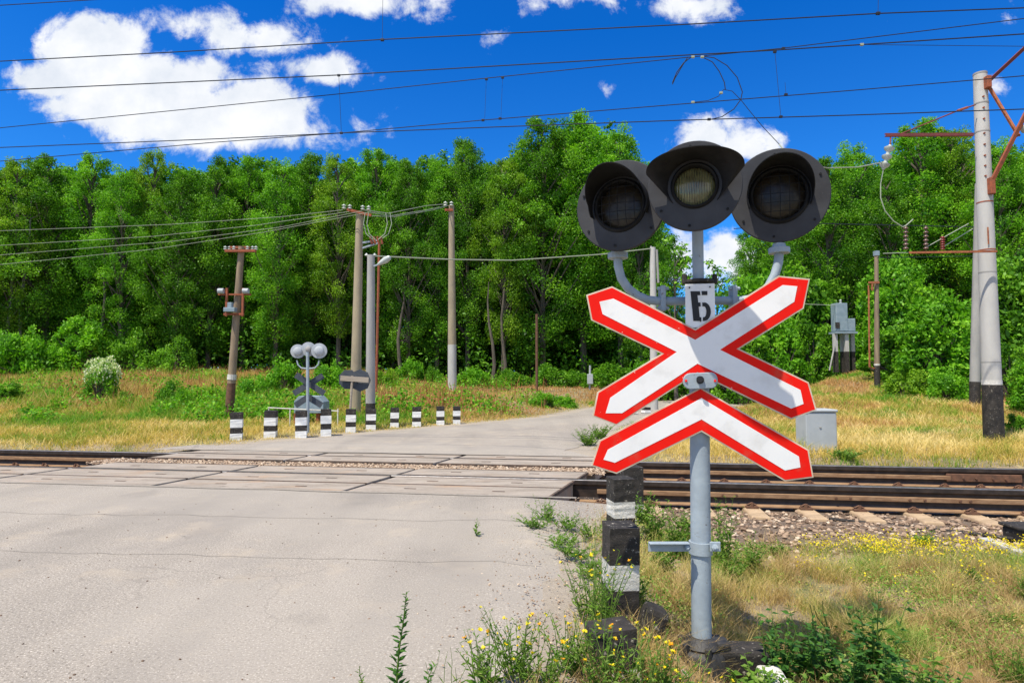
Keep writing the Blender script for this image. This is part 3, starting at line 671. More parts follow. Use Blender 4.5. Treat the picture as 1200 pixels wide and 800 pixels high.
        if guard:
            for k in range(-2, 3):
                o = k * lr * 0.36; h = math.sqrt(max(lr * lr * 1.1 - o * o, 0))
                for ax in (0, 1):
                    pts = []
                    for s in range(9):
                        w = -h + 2 * h * s / 8; z = 0.022 + 0.035 * math.sqrt(max(0, 1 - (w * w + o * o) / (lr * lr * 1.12)))
                        pts.append(m @ Vector((o, w, z) if ax else (w, o, z)))
                    mb.tube(pts, 0.0018, 5)
            mb.build('wire_guard', M['hood'], board)
        else:
            for k in range(-7, 8):
                o = k * lr * 0.125; h = math.sqrt(max(lr * lr - o * o, 0)); pts = []
                for s in range(7):
                    w = -h + 2 * h * s / 6; q = (o * o + w * w) / (lr * lr * 1.08)
                    pts.append(m @ Vector((o, w, -0.033 + 0.028 * math.sqrt(max(0, 1 - q)))))
                mb.tube(pts, 0.0035, 6)
            mb.build('lens_ribs', M['lens_rib'], board, smooth=True)
        # visor
        mb = MB(); na, nl = 40, 6; A0, A1 = R(side[0]), R(side[1]); rows = []
        for th in (0.0, 0.004):
            for j in range(na + 1):
                a = A0 + (A1 - A0) * j / na; k = max(0.0, math.sin(a))
                Lm = vl * (side[2] + (1 - side[2]) * k ** 0.8)
                for i in range(nl + 1):
                    s = i / nl; r = vr0 + (vr1 - vr0) * (s ** 0.9) * (Lm / vl) + th
                    if vt:
                        g_ = j / na; xo, yo = (.205 + th) * math.cos(math.pi * g_), .052 + (.062 + th) * math.sin(math.pi * g_)
                        Lm = vl * (.30 + .70 * math.sin(math.pi * g_) ** .7); xi, yi = (vr0 + th) * math.cos(a), (vr0 + th) * math.sin(a)
                        rows.append(m @ Vector((xi + (xo - xi) * s, yi + (yo - yi) * s, 0.006 + s * Lm)))
                    else: rows.append(m @ Vector((r * math.cos(a), r * math.sin(a), 0.006 + s * Lm)))
        nn = (na + 1) * (nl + 1); f_ = []
        for j in range(na):
            for i in range(nl):
                q = j * (nl + 1) + i; f_ += [(q, q + 1, q + nl + 2, q + nl + 1), (q + nn, q + nl + 1 + nn, q + nl + 2 + nn, q + 1 + nn)]
            q = j * (nl + 1) + nl; f_.append((q, q + nn, q + nn + nl + 1, q + nl + 1))
        for i in range(nl):
            f_.append((i, i + nn, i + 1 + nn, i + 1)); q = na * (nl + 1) + i; f_.append((q, q + 1, q + 1 + nn, q + nn))
        mb.add(rows, f_); mb.build('visor', M['hood'], board, smooth=True)
        for a in (25, 95, 160, 215, 262, 320):
            mb = MB()
            q = Vector((rd * .88 * math.cos(R(a)), rd * .88 * math.sin(R(a)), 0))
            mb.tube([m @ (q + Vector((0, 0, .005))), m @ (q + Vector((0, 0, .012)))], 0.006, 8)
            mb.build('bolt', M['hood'], board, smooth=True)
    head(727, 241, 3.02, (-0.50, -1, 0.0), 0.228, 0.113, M['lens_dark'], True, 0.144, 0.146, 0.22, (-22, 202, 0.25), 'left lamp head, turned to the left, with dark lens behind a wire grid')
    head(913, 229, 3.09, (-0.33, -1, -0.05), 0.240, 0.122, M['lens_dark'], True, 0.152, 0.154, 0.21, (-22, 202, 0.25), 'right lamp head with dark lens behind a wire grid')
    head(814, 218, 2.74, (-0.30, -1, -0.02), 0.206, 0.088, M['lens_clear'], False, 0.118, 0.2, 0.19, (-38, 218, 0.3), 'middle lamp head with pale ribbed lens under a wide drooping brim', vt=0.015)
    # letter plate
    q = [(803, 333), (837.5, 332), (838.5, 383), (803.5, 384)]
    pl = sheet('letter_plate', q, DS - 0.068, 0.003, M['white_paint'] if False else M['sign_white'], sig, bevel=0.0008)
    c5 = lambda x, y: (760 + x / 4.71, 290 + y / 4.71)
    mb = MB(); dl = DS - 0.0705
    def pp(poly): mb.prism([P(*c5(x, y), dl) for x, y in poly], (0, 0.0015, 0))
    pp([(232, 241), (268, 241), (285, 405), (248, 405)])
    pp([(268, 241), (284, 241), (286, 263), (270, 263)]); pp([(293, 240), (325, 240), (325, 262), (295, 262)])
    pp([(274, 303), (287, 303), (288, 325), (276, 325)]); pp([(283, 384), (291, 384), (292, 405), (285, 405)])
    oo, ii = [], []
    for k in range(13):
        a = R(90 - 180 * k / 12); oo.append((308 + 36 * math.cos(a) ** 1 if True else 0, 354 - 51 * math.sin(a))); ii.append((306 + 14 * math.cos(a), 354 - 30 * math.sin(a)))
    outer = [(297, 303)] + oo + [(300, 405)]; inner = [(301, 384)] + ii[::-1] + [(298, 324)]
    pp(outer + inner)
    mb.build('letter', M['letter'], pl)
    for (x, y) in ((808, 337), (832, 336), (821, 376)): mb = MB(); mb.tube([P(x, y, DS - .069), P(x, y, DS - .074)], .004, 8); mb.build('rivet', M['cast'], pl)
    # saltire and chevron
    Xo = [crop2(*q) for q in [(102, 98), (186, 70), (455, 208), (725, 36), (826, 46), (806, 142), (598, 272), (822, 380), (848, 470), (765, 500), (462, 352), (200, 520), (122, 490), (138, 412), (345, 288), (118, 180)]]
    Xi = [crop2(*q) for q in [(145, 120), (190, 110), (455, 243), (738, 66), (785, 70), (775, 120), (535, 275), (795, 405), (805, 450), (765, 465), (462, 320), (218, 480), (165, 480), (180, 430), (395, 282), (155, 160)]]
    Co = [crop2(*q) for q in [(472, 397), (145, 568), (118, 650), (200, 676), (475, 540), (745, 700), (838, 688), (822, 598)]]
    Ci = [crop2(*q) for q in [(475, 431), (172, 598), (158, 630), (195, 640), (475, 500), (745, 665), (795, 655), (790, 620)]]
    for nm, o, i, d in (('saltire', Xo, Xi, DS - 0.078), ('chevron', Co, Ci, DS - 0.072)):
        b = sheet(nm, o, d, 0.005, M['sign_edge'], sig, bevel=0.001)
        sheet('red_border', poly_offset(o, 1.7), d - 0.0012, 0.0022, M['sign_red'], b)
        sheet('white_face', i, d - 0.0024, 0.0022, M['sign_white'], b)
    # bracket plate that holds the two boards
    d = DS - 0.094; mb = MB(); pts = []
    for k in range(9): a = R(90 + 180 * k / 8); pts.append((809 + 8.5 * math.cos(a), 446.5 - 9.5 * math.sin(a)))
    for k in range(9): a = R(-90 + 180 * k / 8); pts.append((834 + 7.5 * math.cos(a), 445.5 - 9.5 * math.sin(a)))
    mb.prism([P(x, y, d) for x, y in pts], (0, 0.012, 0)); br = mb.build('sign_bracket', M['grey_paint'], sig, bevel=0.004)
    mb = MB(); mb.tube([P(820.5, 445, d), P(820.5, 445, d - .005), P(820.5, 445, d - .005), P(820.5, 445, d - .02)], [.019, .019, .012, .012], 14); mb.build('bolt', M['letter'], br)
    for x in (804, 838): mb = MB(); mb.tube([P(x, 446, d), P(x, 446, d - .005)], .006, 8); mb.build('rivet', M['sign_red'], br)
    for yy in (380, 470):
        mb = MB(); mb.tube([P(820, yy - 8, DS), P(820, yy + 8, DS)], 0.054, 20); mb.build('pole_band', M['grey_paint'], sig, smooth=True)
        mb = MB(); mb.box(P(819, yy, DS - 0.058), (0.07, 0.018, 0.03)); mb.build('pole_bracket', M['grey_paint'], sig)
    # clamp with the arm lower down
    mb = MB(); mb.tube([P(821, 634, DS), P(821, 648, DS)], 0.056, 24); mb.build('pole_band', M['grey_paint'], sig, smooth=True)
    dd = DS - 0.058
    mb = MB(); c0 = P(783, 640, dd); mb.box(c0, (0.19, 0.010, 0.046)); mb.box(c0 + Vector((0, -0.02, 0.021)), (0.19, 0.035, 0.006)); mb.build('bracket_arm', M['grey_paint'], sig, bevel=0.002)
    mb = MB(); mb.box(P(838, 640, dd), (0.05, 0.010, 0.045)); mb.build('clamp_ear', M['grey_paint'], sig, bevel=0.002)
    for x in (806, 838):
        mb = MB(); mb.tube([P(x, 641, dd + .02), P(x, 641, dd - .03)], .009, 6); mb.tube([P(x, 641, dd - .006), P(x, 641, dd - .016)], .016, 6); mb.build('bolt', M['grey_paint'], sig)
    # cast base
    z1 = P(822, 744, DS).z; x0 = Xb.x
    m = Matrix.Translation((x0, DS, bz - 0.05)); hgt = z1 - bz + 0.05
    mb = MB(); mb.lathe([(0.135, 0), (0.135, hgt * .15), (0.122, hgt * .35), (0.118, hgt * .62), (0.108, hgt * .70), (0.095, hgt * .74), (0.100, hgt * .80), (0.085, hgt * .9), (0.062, hgt * 1.0), (0.050, hgt * 1.0)], m, 28)
    base = mb.build('cast_base', M['cast'], sig, smooth=True)
    for a in (-150, -90, -30, 30, 90, 150):
        q = Vector((x0 + .102 * math.cos(R(a)), DS + .102 * math.sin(R(a)), z1 - 0.045)); mb = MB(); mb.tube([q - Vector((0, 0, .03)), q + Vector((0, 0, .025))], .017, 8); mb.build('base_bolt', M['cast'], base, bevel=.002)
    mb = MB(); mb.box((x0 + .085, DS - .03, z1 - .03), (0.07, 0.09, 0.05)); mb.build('base_lug', M['cast'], base, bevel=.015)
signal()
def kerb_blocks():
    z = zf(0.9, 2.9)
    def blk(name, c, size, rz, m, lab, cat):
        mb = MB(); n = 4
        mb.box(c, size, Matrix.Rotation(R(rz), 3, 'Z') @ Matrix.Rotation(R(3), 3, 'X')); tag(mb.build(name, m, bevel=0.018), lab, cat)
    bx = sig_base.x
    blk('footing_block', (bx + 0.17, DS - 0.02, z + .035), (0.26, 0.13, 0.13), -4, M['black_paint'], 'black painted footing block just right of the signal base', 'footing block')
    blk('footing_block', (bx + 0.25, DS - .24, z - .005), (0.11, 0.22, 0.13), -6, M['white_paint'], 'white painted footing block at the bottom edge right of the signal base', 'footing block')
    blk('footing_block', (bx - 0.25, DS - .16, z - .01), (0.26, 0.12, 0.12), 8, M['white_paint'], 'chipped white footing block half hidden by weeds left of the signal base', 'footing block')
kerb_blocks()
def striped_post(name, base, w, h, bands, label, tilt=(0, 0), rz=0, group=None):
    """bands from the top: list of (material, fraction)"""
    t = thing(name, label, 'bollard', base, group, local=True); t.rotation_euler = (R(tilt[0]), R(tilt[1]), R(rz))
    z = h; parts = []
    for k, (mm, fr) in enumerate(bands):
        hh = h * fr; mb = MB(); ww = w * (1 + 0.0 * k)
        r = 0.012
        prof = [(-ww / 2, -ww / 2), (ww / 2, -ww / 2), (ww / 2, ww / 2), (-ww / 2, ww / 2)]
        vs = []; nz = 5
        for i in range(nz + 1):
            zz = z - hh * (1 - i / nz); 
            vs.append([(p[0] + rnd.uniform(-.0025, .0025), p[1] + rnd.uniform(-.0025, .0025), zz) for p in prof])
        if parts: vs[-1] = parts
        parts = vs[0]
        f = [(i * 4 + j, i * 4 + (j + 1) % 4, (i + 1) * 4 + (j + 1) % 4, (i + 1) * 4 + j) for i in range(nz) for j in range(4)] + [(0, 1, 2, 3), tuple(range(nz * 4, nz * 4 + 4))]
        mb.add([v for row in vs for v in row], f)
        mb.build('black_band' if mm is M['black_paint'] else 'white_band', mm, t)
        z -= hh
    return t
BK, WH = M['black_paint'], M['white_paint']
def near_bollards():
    def at(px, py, d):
        p = P(px, py, d); return Vector((p.x, p.y, zf(p.x, p.y) - 0.03))
    def height(py, d, b): return P(600, py, d).z - b.z
    d = 4.75; b = at(727, 600, d); striped_post('concrete_bollard', b, 0.165, height(559, d, b), [(BK, .34), (WH, .24), (BK, .42)], 'black and white bollard behind the chipped front one, under the left end of the chevron', (1, 0), 12, 'bollards beside the near right road edge')
    d = 3.25; b = at(726, 680, d); striped_post('concrete_bollard', b, 0.155, height(613, d, b), [(BK, .36), (WH, .25), (BK, .39)], 'chipped black and white bollard with broad white band, nearest standing one left of the mast', (2, 0.5), 6, 'bollards beside the near right road edge')
    d = 6.05; b = at(738, 560, d); striped_post('concrete_bollard', b, 0.20, height(546, d, b), [(BK, .5), (WH, .3), (BK, .2)], 'rearmost near bollard, only its black top showing below the chevron board', (0, 0), 12, 'bollards beside the near right road edge')
    # broken one in the weeds
    b = at(722, 780, 2.66); b.z = zf(b.x, b.y) - 0.05
    t = striped_post('concrete_bollard', b, 0.18, 0.25, [(BK, .62), (WH, .38)], 'short broken black bollard stub sunk in yellow flowers at the bottom', (-5, -5), 8, 'bollards beside the near right road edge')
    c = P(762, 722, 3.1); c.z = zf(c.x, c.y) + 0.07
    mb = MB(); mb.box((0, 0, 0), (0.12, 0.13, 0.20), Matrix.Rotation(R(22), 3, 'Y')); o = mb.build('bollard_fragment', BK, bevel=0.03); o.location = c
    tag(o, 'broken black bollard chunk lying on the ground left of the signal mast', 'fragment')
near_bollards()
WF = mat('fresh_whitewash', (0.86, 0.86, 0.83), (0.74, 0.74, 0.70), 10, 0.8, bump=0.5, bscale=45)
def far_bollards():
    data = [(277, 484, 514, 14), (317, 482, 511, 14), (353, 482, 511, 13.5), (382, 480, 509, 13), (411, 480, 505, 12), (434.5, 480, 502, 12), (462, 478.5, 499, 10.5), (488, 477.5, 498, 10.5), (516, 477, 496, 9.5), (535, 477, 495, 8.5)]
    labs = ['leftmost far striped bollard, beside the foot of the leaning wooden pole', 'second far striped bollard from the left, standing alone in dry grass', 'far striped bollard right in front of the back-turned crossing signal', 'far striped bollard just right of the back-turned crossing signal',
            'far striped bollard below the dark round-backed road sign', 'far striped bollard touching the black foot of the street lamp pole', 'far striped bollard just right of the street lamp pole', 'far striped bollard third from the right end of the row', 'far striped bollard second from the right end of the row', 'smallest striped bollard, rightmost of the far row under the tall concrete pole']
    for (px, yt, yb, w), lab in zip(data, labs):
        g = G(px, yb + 1.5); d = g.y; h = P(px, yt - 1, d).z - g.z + 0.03
        g.z -= 0.03
        striped_post('striped_bollard', g, w * d / FPX * 0.92, h, [(BK, .23), (WF, .28), (BK, .20), (WF, .29)], lab, (rnd.uniform(-1.5, 1.5), rnd.uniform(-1.5, 1.5)), 14 + rnd.uniform(-5, 5), 'striped bollards along the far left road edge')
    for (px, yt, yb), lab in (((742, 478, 487), 'left of two tiny striped bollards seen in the gap between saltire and chevron'), ((757, 477, 486), 'right of two tiny striped bollards seen in the gap between saltire and chevron')):
        g = G(px, yb); d = g.y
        striped_post('striped_bollard', g - Vector((0, 0, .05)), 0.22, P(px, yt, d).z - g.z + .05, [(BK, .3), (WF, .3), (BK, .4)], lab, (0, 0), 20, 'striped bollards on the far right road edge')
far_bollards()

# ------------------------------------------------------------------ poles
def shaft(mb, pts, rad, n=20, mi=0): mb.tube(pts, rad, n, mi=mi)
def insul(mb, p, d, n=4, r=0.05, pitch=0.05):
    """stack of porcelain sheds from p along direction d"""
    z = Vector(d).normalized(); x = z.orthogonal().normalized(); y = z.cross(x)
    m = Matrix((x, y, z)).transposed().to_4x4(); m.translation = p
    prof = [(r * .3, 0)]
    for k in range(n): b = k * pitch; prof += [(r * .35, b + pitch * .1), (r, b + pitch * .35), (r * .9, b + pitch * .55), (r * .35, b + pitch * .8)]
    prof.append((r * .25, n * pitch)); mb.lathe(prof, m, 14)
def poles():
    # ---- leaning wooden pole, left
    g = G(268, 492); d = g.y; S = d / FPX
    t = thing('utility_pole', 'leaning weathered wooden utility pole with red bracket frames, at the far left', 'utility pole', g)
    top = P(283, 289, d); mb = MB(); shaft(mb, [g - Vector((0, 0, .1)), g.lerp(top, .5), top], [4.8 * S, 4.2 * S, 3.4 * S], 14); mb.build('pole_shaft', M['wood_pole'], t, smooth=True)
    mb = MB(); a = g.lerp(top, .0); shaft(mb, [a - Vector((0, 0, .05)), g.lerp(top, .21)], [5.1 * S, 4.8 * S], 14); mb.build('steel_foot', M['brown_rust'], t, smooth=True)
    mb = MB(); shaft(mb, [g.lerp(top, .23), g.lerp(top, .26)], [5 * S, 5 * S], 14); mb.build('white_tag', M['white_paint'], t)
    mb = MB(); mb.box(P(282, 294, d - .12), (36 * S, .09, .06)); mb.box(P(281, 290, d + .10), (24 * S, .07, .06)); mb.build('crossarm', M['rust'], t)
    for x in (264, 269, 274, 290, 296, 300): mb = MB(); insul(mb, P(x, 293, d - .12 + (.22 if x in (269, 296) else 0)), (0, 0, 1), 2, 2.2 * S, 2.4 * S); mb.build('insulator', M['porcelain'], t, smooth=True)
    mb = MB()
    for x in (265.5, 284.5): mb.box(P(x, 354, d - .15), (2.2 * S, .05, 33 * S))
    mb.box(P(274, 368, d - .15), (23 * S, .06, 2.4 * S)); mb.box(P(275, 345, d - .12), (38 * S, .05, 1.8 * S)); mb.box(P(276, 357, d + .1), (18 * S, .05, 1.6 * S))
    mb.build('bracket_frame', M['rust'], t)
    for x in (259, 288):
        mb = MB(); q = P(x, 341, d - .2); mb.tube([q - Vector((3.2 * S, 0, 0)), q + Vector((3.2 * S, 0, 0))], 3.2 * S, 12); mb.build('spotlight', M['box_grey'], t, smooth=True)
    mb = MB(); mb.box(P(270, 363, d - .24), (13 * S, .18, 5 * S)); mb.box(P(270, 357.5, d - .24), (5 * S, .12, 6 * S)); mb.build('relay_box', M['box_blue'], t, bevel=.01)
    # ---- twin tan pole with fused frame
    g = G(416, 487); d = g.y; S = d / FPX
    t = thing('utility_pole', 'tall tan concrete pole carrying looped cables, just left of the street lamp pole', 'utility pole', g)
    top = P(421.5, 248, d); mb = MB(); shaft(mb, [g - Vector((0, 0, .1)), g.lerp(top, .5), top], [6.6 * S, 5.4 * S, 4.2 * S], 16); mb.build('pole_shaft', M['tan_pole'], t, smooth=True)
    mb = MB(); mb.box(P(421, 249, d - .12), (.7, .07, .07), Matrix.Rotation(R(14), 3, 'Y')); mb.build('crossarm', M['rust'], t)
    for x in (403, 410, 425, 432): mb = MB(); insul(mb, P(x, 246 + (x - 417) * .06, d - .12), (0, 0, 1), 2, 2.6 * S, 3 * S); mb.build('insulator', M['porcelain'], t, smooth=True)
    mb = MB(); mb.tube([P(421, 285, d), P(443, 282, d - .1)], .03, 6); mb.tube([P(421, 292, d), P(443, 285, d - .1)], .03, 6); mb.build('bracket', M['grey_paint'], t)
    for x in (436, 440, 444, 448): mb = MB(); mb.tube([P(x - 2, 277, d - .12), P(x, 286, d - .1)], .035, 7); mb.build('fuse_holder', M['rust'], t)
    for (x0, x1, dz) in ((428, 437, 0), (452, 443, .05), (432, 440, -.06), (457, 446, .1)):
        dd = d - .2 + dz
        mb = MB(); mb.tube([P(x0, 249, dd), P(x0 - (2 if x0 < 440 else -2), 262, dd), P((x0 * 2 + x1) / 3 - (2 if x0 < 440 else -2), 274, dd), P(x1, 281, dd)], .012, 5); mb.build('cable_loop', M['pale_wire'], t, smooth=True)
    # ---- thin rusty pole
    g = G(440.5, 470); d = g.y; S = d / FPX
    mb = MB(); shaft(mb, [g - Vector((0, 0, .1)), P(444.5, 284, d)], 1.5 * S, 8); tag(mb.build('steel_post', M['rust'], smooth=True), 'thin rusty red steel post right behind the street lamp pole', 'post')
    # ---- street lamp pole
    g = G(434, 500); d = g.y - .2; g = Vector((P(434, 500, d).x, d, zf(P(434, 500, d).x, d))); S = d / FPX
    t = thing('street_lamp', 'grey concrete street lamp pole with a black painted foot behind the bollards', 'street lamp', g)
    top = P(434.8, 299, d); mb = MB(); a = g.lerp(top, .14); shaft(mb, [a, a.lerp(top, .5), top], [5.6 * S, 5.1 * S, 4.4 * S], 16); mb.build('pole_shaft', M['grey_pole'], t, smooth=True)
    mb = MB(); shaft(mb, [g - Vector((0, 0, .1)), a], [5.9 * S, 5.65 * S], 16); mb.build('black_foot', BK, t, smooth=True)
    mb = MB(); mb.tube([P(438, 312, d - .1), P(446, 309, d - .1)], .022, 6); mb.build('lamp_arm', M['grey_paint'], t)
    a, b = P(443, 310, d - .1), P(458, 301, d - .1)
    mb = MB(); mb.tube([a, a.lerp(b, .2), a.lerp(b, .6), b.lerp(a, .08), b], [.03, .055, .085, .06, .015], 12); mb.build('lamp_shade', M['porcelain'], t, smooth=True)
    for x in (429.5, 439): mb = MB(); insul(mb, P(x, 300.5, d), (0, 0, 1), 1, .05, .08); mb.build('insulator', M['porcelain'], t, smooth=True)
    # ---- tall concrete pole, centre
    g = G(530, 459); d = g.y; S = d / FPX
    t = thing('utility_pole', 'tall plain concrete pole at the wood edge above the end of the bollard row', 'utility pole', g)
    top = P(529, 241, d); mb = MB(); m_ = g.lerp(top, .25); shaft(mb, [m_, top], [4.9 * S, 3.2 * S], 16); mb.build('pole_shaft', M['tan_pole'], t, smooth=True)
    mb = MB(); shaft(mb, [g - Vector((0, 0, .2)), m_], [5.2 * S, 5.0 * S], 16); mb.build('concrete_stub', M['concrete_pole'], t, smooth=True)
    mb = MB(); mb.box(P(526, 246, d - .15), (.35, .08, .10)); mb.build('crossarm', M['rust'], t)
    for x in (522, 529): mb = MB(); insul(mb, P(x, 242, d - .15), (0, 0, 1), 2, 2.6 * S, 3 * S); mb.build('insulator', M['porcelain'], t, smooth=True)
    # ---- rusty post in the wood, grey box post, pale lamp
    g = G(629, 458); d = g.y
    mb = MB(); shaft(mb, [g - Vector((0, 0, .1)), P(629, 368, d)], .06, 8); tag(mb.build('steel_post', M['brown_rust'], smooth=True), 'rusty brown post at the wood edge left of the saltire', 'post')
    g = G(691, 457); d = g.y
    t = thing('equipment_post', 'small light grey box on a thin post at the wood edge left of the chevron', 'post', g)
    mb = MB(); shaft(mb, [g - Vector((0, 0, .1)), P(691.5, 428, d)], .05, 8); mb.build('post', M['box_grey'], t)
    mb = MB(); mb.box(P(691.5, 444, d - .08), (.28, .14, .5)); mb.build('box_body', M['box_grey'], t, bevel=.02)
    # ---- pole behind the saltire
    d = 22.0; x = P(766, 440, d).x; g = Vector((x, d, zf(x, d)))
    t = thing('utility_pole', 'narrow pale concrete pole seen behind the signal between left lamp and letter plate', 'utility pole', g)
    mb = MB(); top = P(765, 290, d); shaft(mb, [g - Vector((0, 0, .2)), top], [.15, .10], 12); mb.build('pole_shaft', M['concrete_pole'], t, smooth=True)
    mb = MB(); shaft(mb, [top + Vector((-.09, 0, -.9)), top + Vector((-.06, 0, .05))], .035, 6); shaft(mb, [top + Vector((.16, -.1, -1.3)), top + Vector((.12, -.1, -.1))], .04, 6); mb.build('conduit', M['grey_pole'], t)
    # ---- short pole with black foot, right
    g = G(1028, 455); d = g.y; S = d / FPX
    t = thing('utility_pole', 'slim grey pole with black foot on the dry slope right of the relay cabinets', 'utility pole', g)
    top = P(1027, 299, d); m_ = g.lerp(top, .17); mb = MB(); shaft(mb, [m_, top], [3.0 * S, 2.2 * S], 12); mb.build('pole_shaft', M['wood_pole'], t, smooth=True)
    mb = MB(); shaft(mb, [g - Vector((0, 0, .2)), m_], [3.3 * S, 3.2 * S], 12); mb.build('black_foot', BK, t, smooth=True)
    mb = MB(); shaft(mb, [m_, m_ + Vector((0, 0, .06))], 3.3 * S, 12); mb.build('white_ring', WH, t)
    mb = MB(); mb.box(P(1024, 331, d - .1), (12 * S, .06, .07)); mb.box(P(1022, 335, d - .1), (.05, .05, .3)); mb.build('crossarm', M['orange_rust'], t)
    mb = MB(); mb.tube([P(1018, 334, d), P(1019, 430, d), P(1027, 432, d)], .03, 6); mb.build('conduit', M['orange_rust'], t)
    mb = MB(); mb.box(top + Vector((0, 0, .06)), (.14, .14, .16)); mb.build('pole_cap', M['box_blue'], t)
    # ---- catenary mast, right
    g = G(1165, 521); d = g.y; S = d / FPX
    t = thing('catenary_mast', 'thick pale concrete railway mast with black foot and rusty brackets, at right', 'mast', g)
    top = P(1148.5, 88, d); fr = .158; m_ = g.lerp(top, fr); m2 = g.lerp(top, fr + .012)
    mb = MB(); shaft(mb, [m2, g.lerp(top, .5), top], [9.7 * S, 8.6 * S, 7.0 * S], 32)
    mb.build('mast_shaft', M['concrete_pole'], t, smooth=True)
    mb = MB(); shaft(mb, [g - Vector((0, 0, .2)), m_], [10.5 * S, 9.95 * S], 32); mb.build('black_foot', BK, t, smooth=True)
    mb = MB(); shaft(mb, [m_, m2], 10.0 * S, 32); mb.build('white_ring', WH, t, smooth=True)
    mb = MB(); shaft(mb, [top, top + Vector((0, 0, .03))], 7.3 * S, 32); mb.build('mast_cap', M['grey_pole'], t, smooth=True)
    fd = d - 11 * S
    for k, yy in enumerate((113, 126, 139, 156, 169, 182, 194, 206)): q = P(1152.5 + k * .35, yy, d - 7.35 * S); mb = MB(); mb.tube([q + Vector((0, .03, 0)), q - Vector((0, .012, 0))], 1.0 * S, 8); mb.build('bolt', M['rust'], t)
    for (yy, dy) in ((123, 0), (157, 0), (297, -3), (323, 0), (427, 0), (241, 0)):
        mb = MB(); k = (521 - yy) / 433; rr = (9.8 - 2.8 * k) * S + .006; c = g.lerp(top, k); m3 = Matrix.Translation(c)
        mb.lathe([(rr - .004, -.01), (rr, -.01), (rr, .012), (rr - .004, .012)], m3, 32); mb.build('band_clamp', M['rust'] if yy in (297, 241) else M['grey_pole'], t, smooth=True)
    mb = MB(); mb.box(P(1158, 276, d - 9.0 * S), (1.6 * S, .006, 20 * S)); mb.build('rust_streak', M['orange_rust'], t)
    ca = mbar([P(1037, 158.5, d - .22), P(1140, 158, d - .10)], .055, 'arm_bar', M['maroon'], t)
    mb = MB(); mb.tube([P(1057, 156.5, d - .2), P(1122, 130, d - .15), P(1143, 123, d - .1)], .012, 6); mb.build('tie_rod', M['maroon'], ca)
    mb = MB(); mb.tube([P(1122, 130, d - .15), P(1134, 126, d - .12)], .022, 6); mb.build('turnbuckle', M['rust'], ca)
    mb = MB(); a, b = P(1045, 163, d - .22), P(1035, 199, d - .22); a2 = a.lerp(b, .2); insul(mb, a2, b - a2, 3, .085, (b - a2).length / 3); iso = mb.build('insulator', M['porcelain'], ca, smooth=True)
    mb = MB(); mb.tube([P(1044, 158, d - .22), a2], .014, 6); mb.build('hanger', M['rust'], ca)
    mb = MB(); pts = [(1035, 199), (1032, 215), (1032, 232), (1037, 247), (1047, 259), (1058, 266), (1062, 264), (1070, 257)]; mb.tube([P(x, y, d - .22) for x, y in pts], .010, 6); mb.build('jumper_cable', M['pale_wire'], ca, smooth=True)
    lb = mbar([P(1065, 296, d - .25), P(1168, 294.5, d - .30)], .035, 'lower_bar', M['orange_rust'], t)
    for x, y0, mm in ((1061.5, 265, 'brown_ins'), (1085, 265, 'brown_ins'), (1104.5, 277, 'red_ins')):
        mb = MB(); a, b = P(x, 293, d - .25), P(x, y0, d - .25); insul(mb, a, b - a, 6, .042, (b - a).length / 6); mb.build('insulator', M[mm], lb, smooth=True)
    mb = MB()
    for (p0, p1, dd) in (((1085, 290), (1135, 262), .1), ((1104, 290), (1140, 268), .15), ((1035, 297), (1065, 296), 0)): mb.tube([P(*p0, d - .25 + dd), P(*p1, d - .25 + dd)], .008, 5)
    mb.build('stay_wire', M['pale_wire'], lb)
    c1 = mbar([P(1157, 97, d - .1), P(1200, 57, d - .5), P(1260, 2, d - 1.0)], .055, 'cantilever_tube', M['maroon'], t)
    mbar([P(1157, 99, d - .1), P(1194, 160, d - .35)], .045, 'brace_bar', M['orange_rust'], c1)
    c2 = mbar([P(1160.5, 216, d - .15), P(1203, 131, d - .5), P(1240, 60, d - .85)], .060, 'cantilever_strut', M['rust'], t)
    mb = MB(); insul(mb, P(1196, 152, d - .4), (1, -.3, .3), 3, .08, .09); mb.build('insulator', M['porcelain'], c2, smooth=True)
    for hx, hy, hs in ((1159, 219, (.09, .2, .30)), (1155, 98, (.08, .2, .22))): mb = MB(); mb.box(P(hx, hy, d - .10), hs); mb.build('hinge_plate', M['rust'], t, bevel=.01)
    # ---- mast behind
    g = G(1142, 478); d = g.y; S = d / FPX
    t = thing('catenary_mast', 'thinner grey concrete mast with worn black foot, just left behind the thick railway mast', 'mast', g)
    top = P(1147.5, 215, d); m_ = g.lerp(top, .115); mb = MB(); shaft(mb, [m_, top], [5.4 * S, 4.2 * S], 20); mb.build('mast_shaft', M['grey_pole'], t, smooth=True)
    mb = MB(); shaft(mb, [g - Vector((0, 0, .2)), m_], [5.6 * S, 5.5 * S], 20); mb.build('black_foot', BK, t, smooth=True)
def mbar(pts, w, name, m, parent):                # channel section bar along pts
    mb = MB()
    for a, b in zip(pts[:-1], pts[1:]):
        dv = b - a; L = dv.length; z = dv.normalized(); x = z.cross(Vector((0, 1, 0))).normalized(); y = z.cross(x)
        rot = Matrix((x, y, z)).transposed(); c = (a + b) / 2
        mb.box(c + y * w * .35, (w, w * .22, L), rot); mb.box(c + x * w * .42, (w * .16, w * .75, L * .999), rot); mb.box(c - x * w * .42, (w * .16, w * .75, L * .998), rot)
    return mb.build(name, m, parent)
poles()

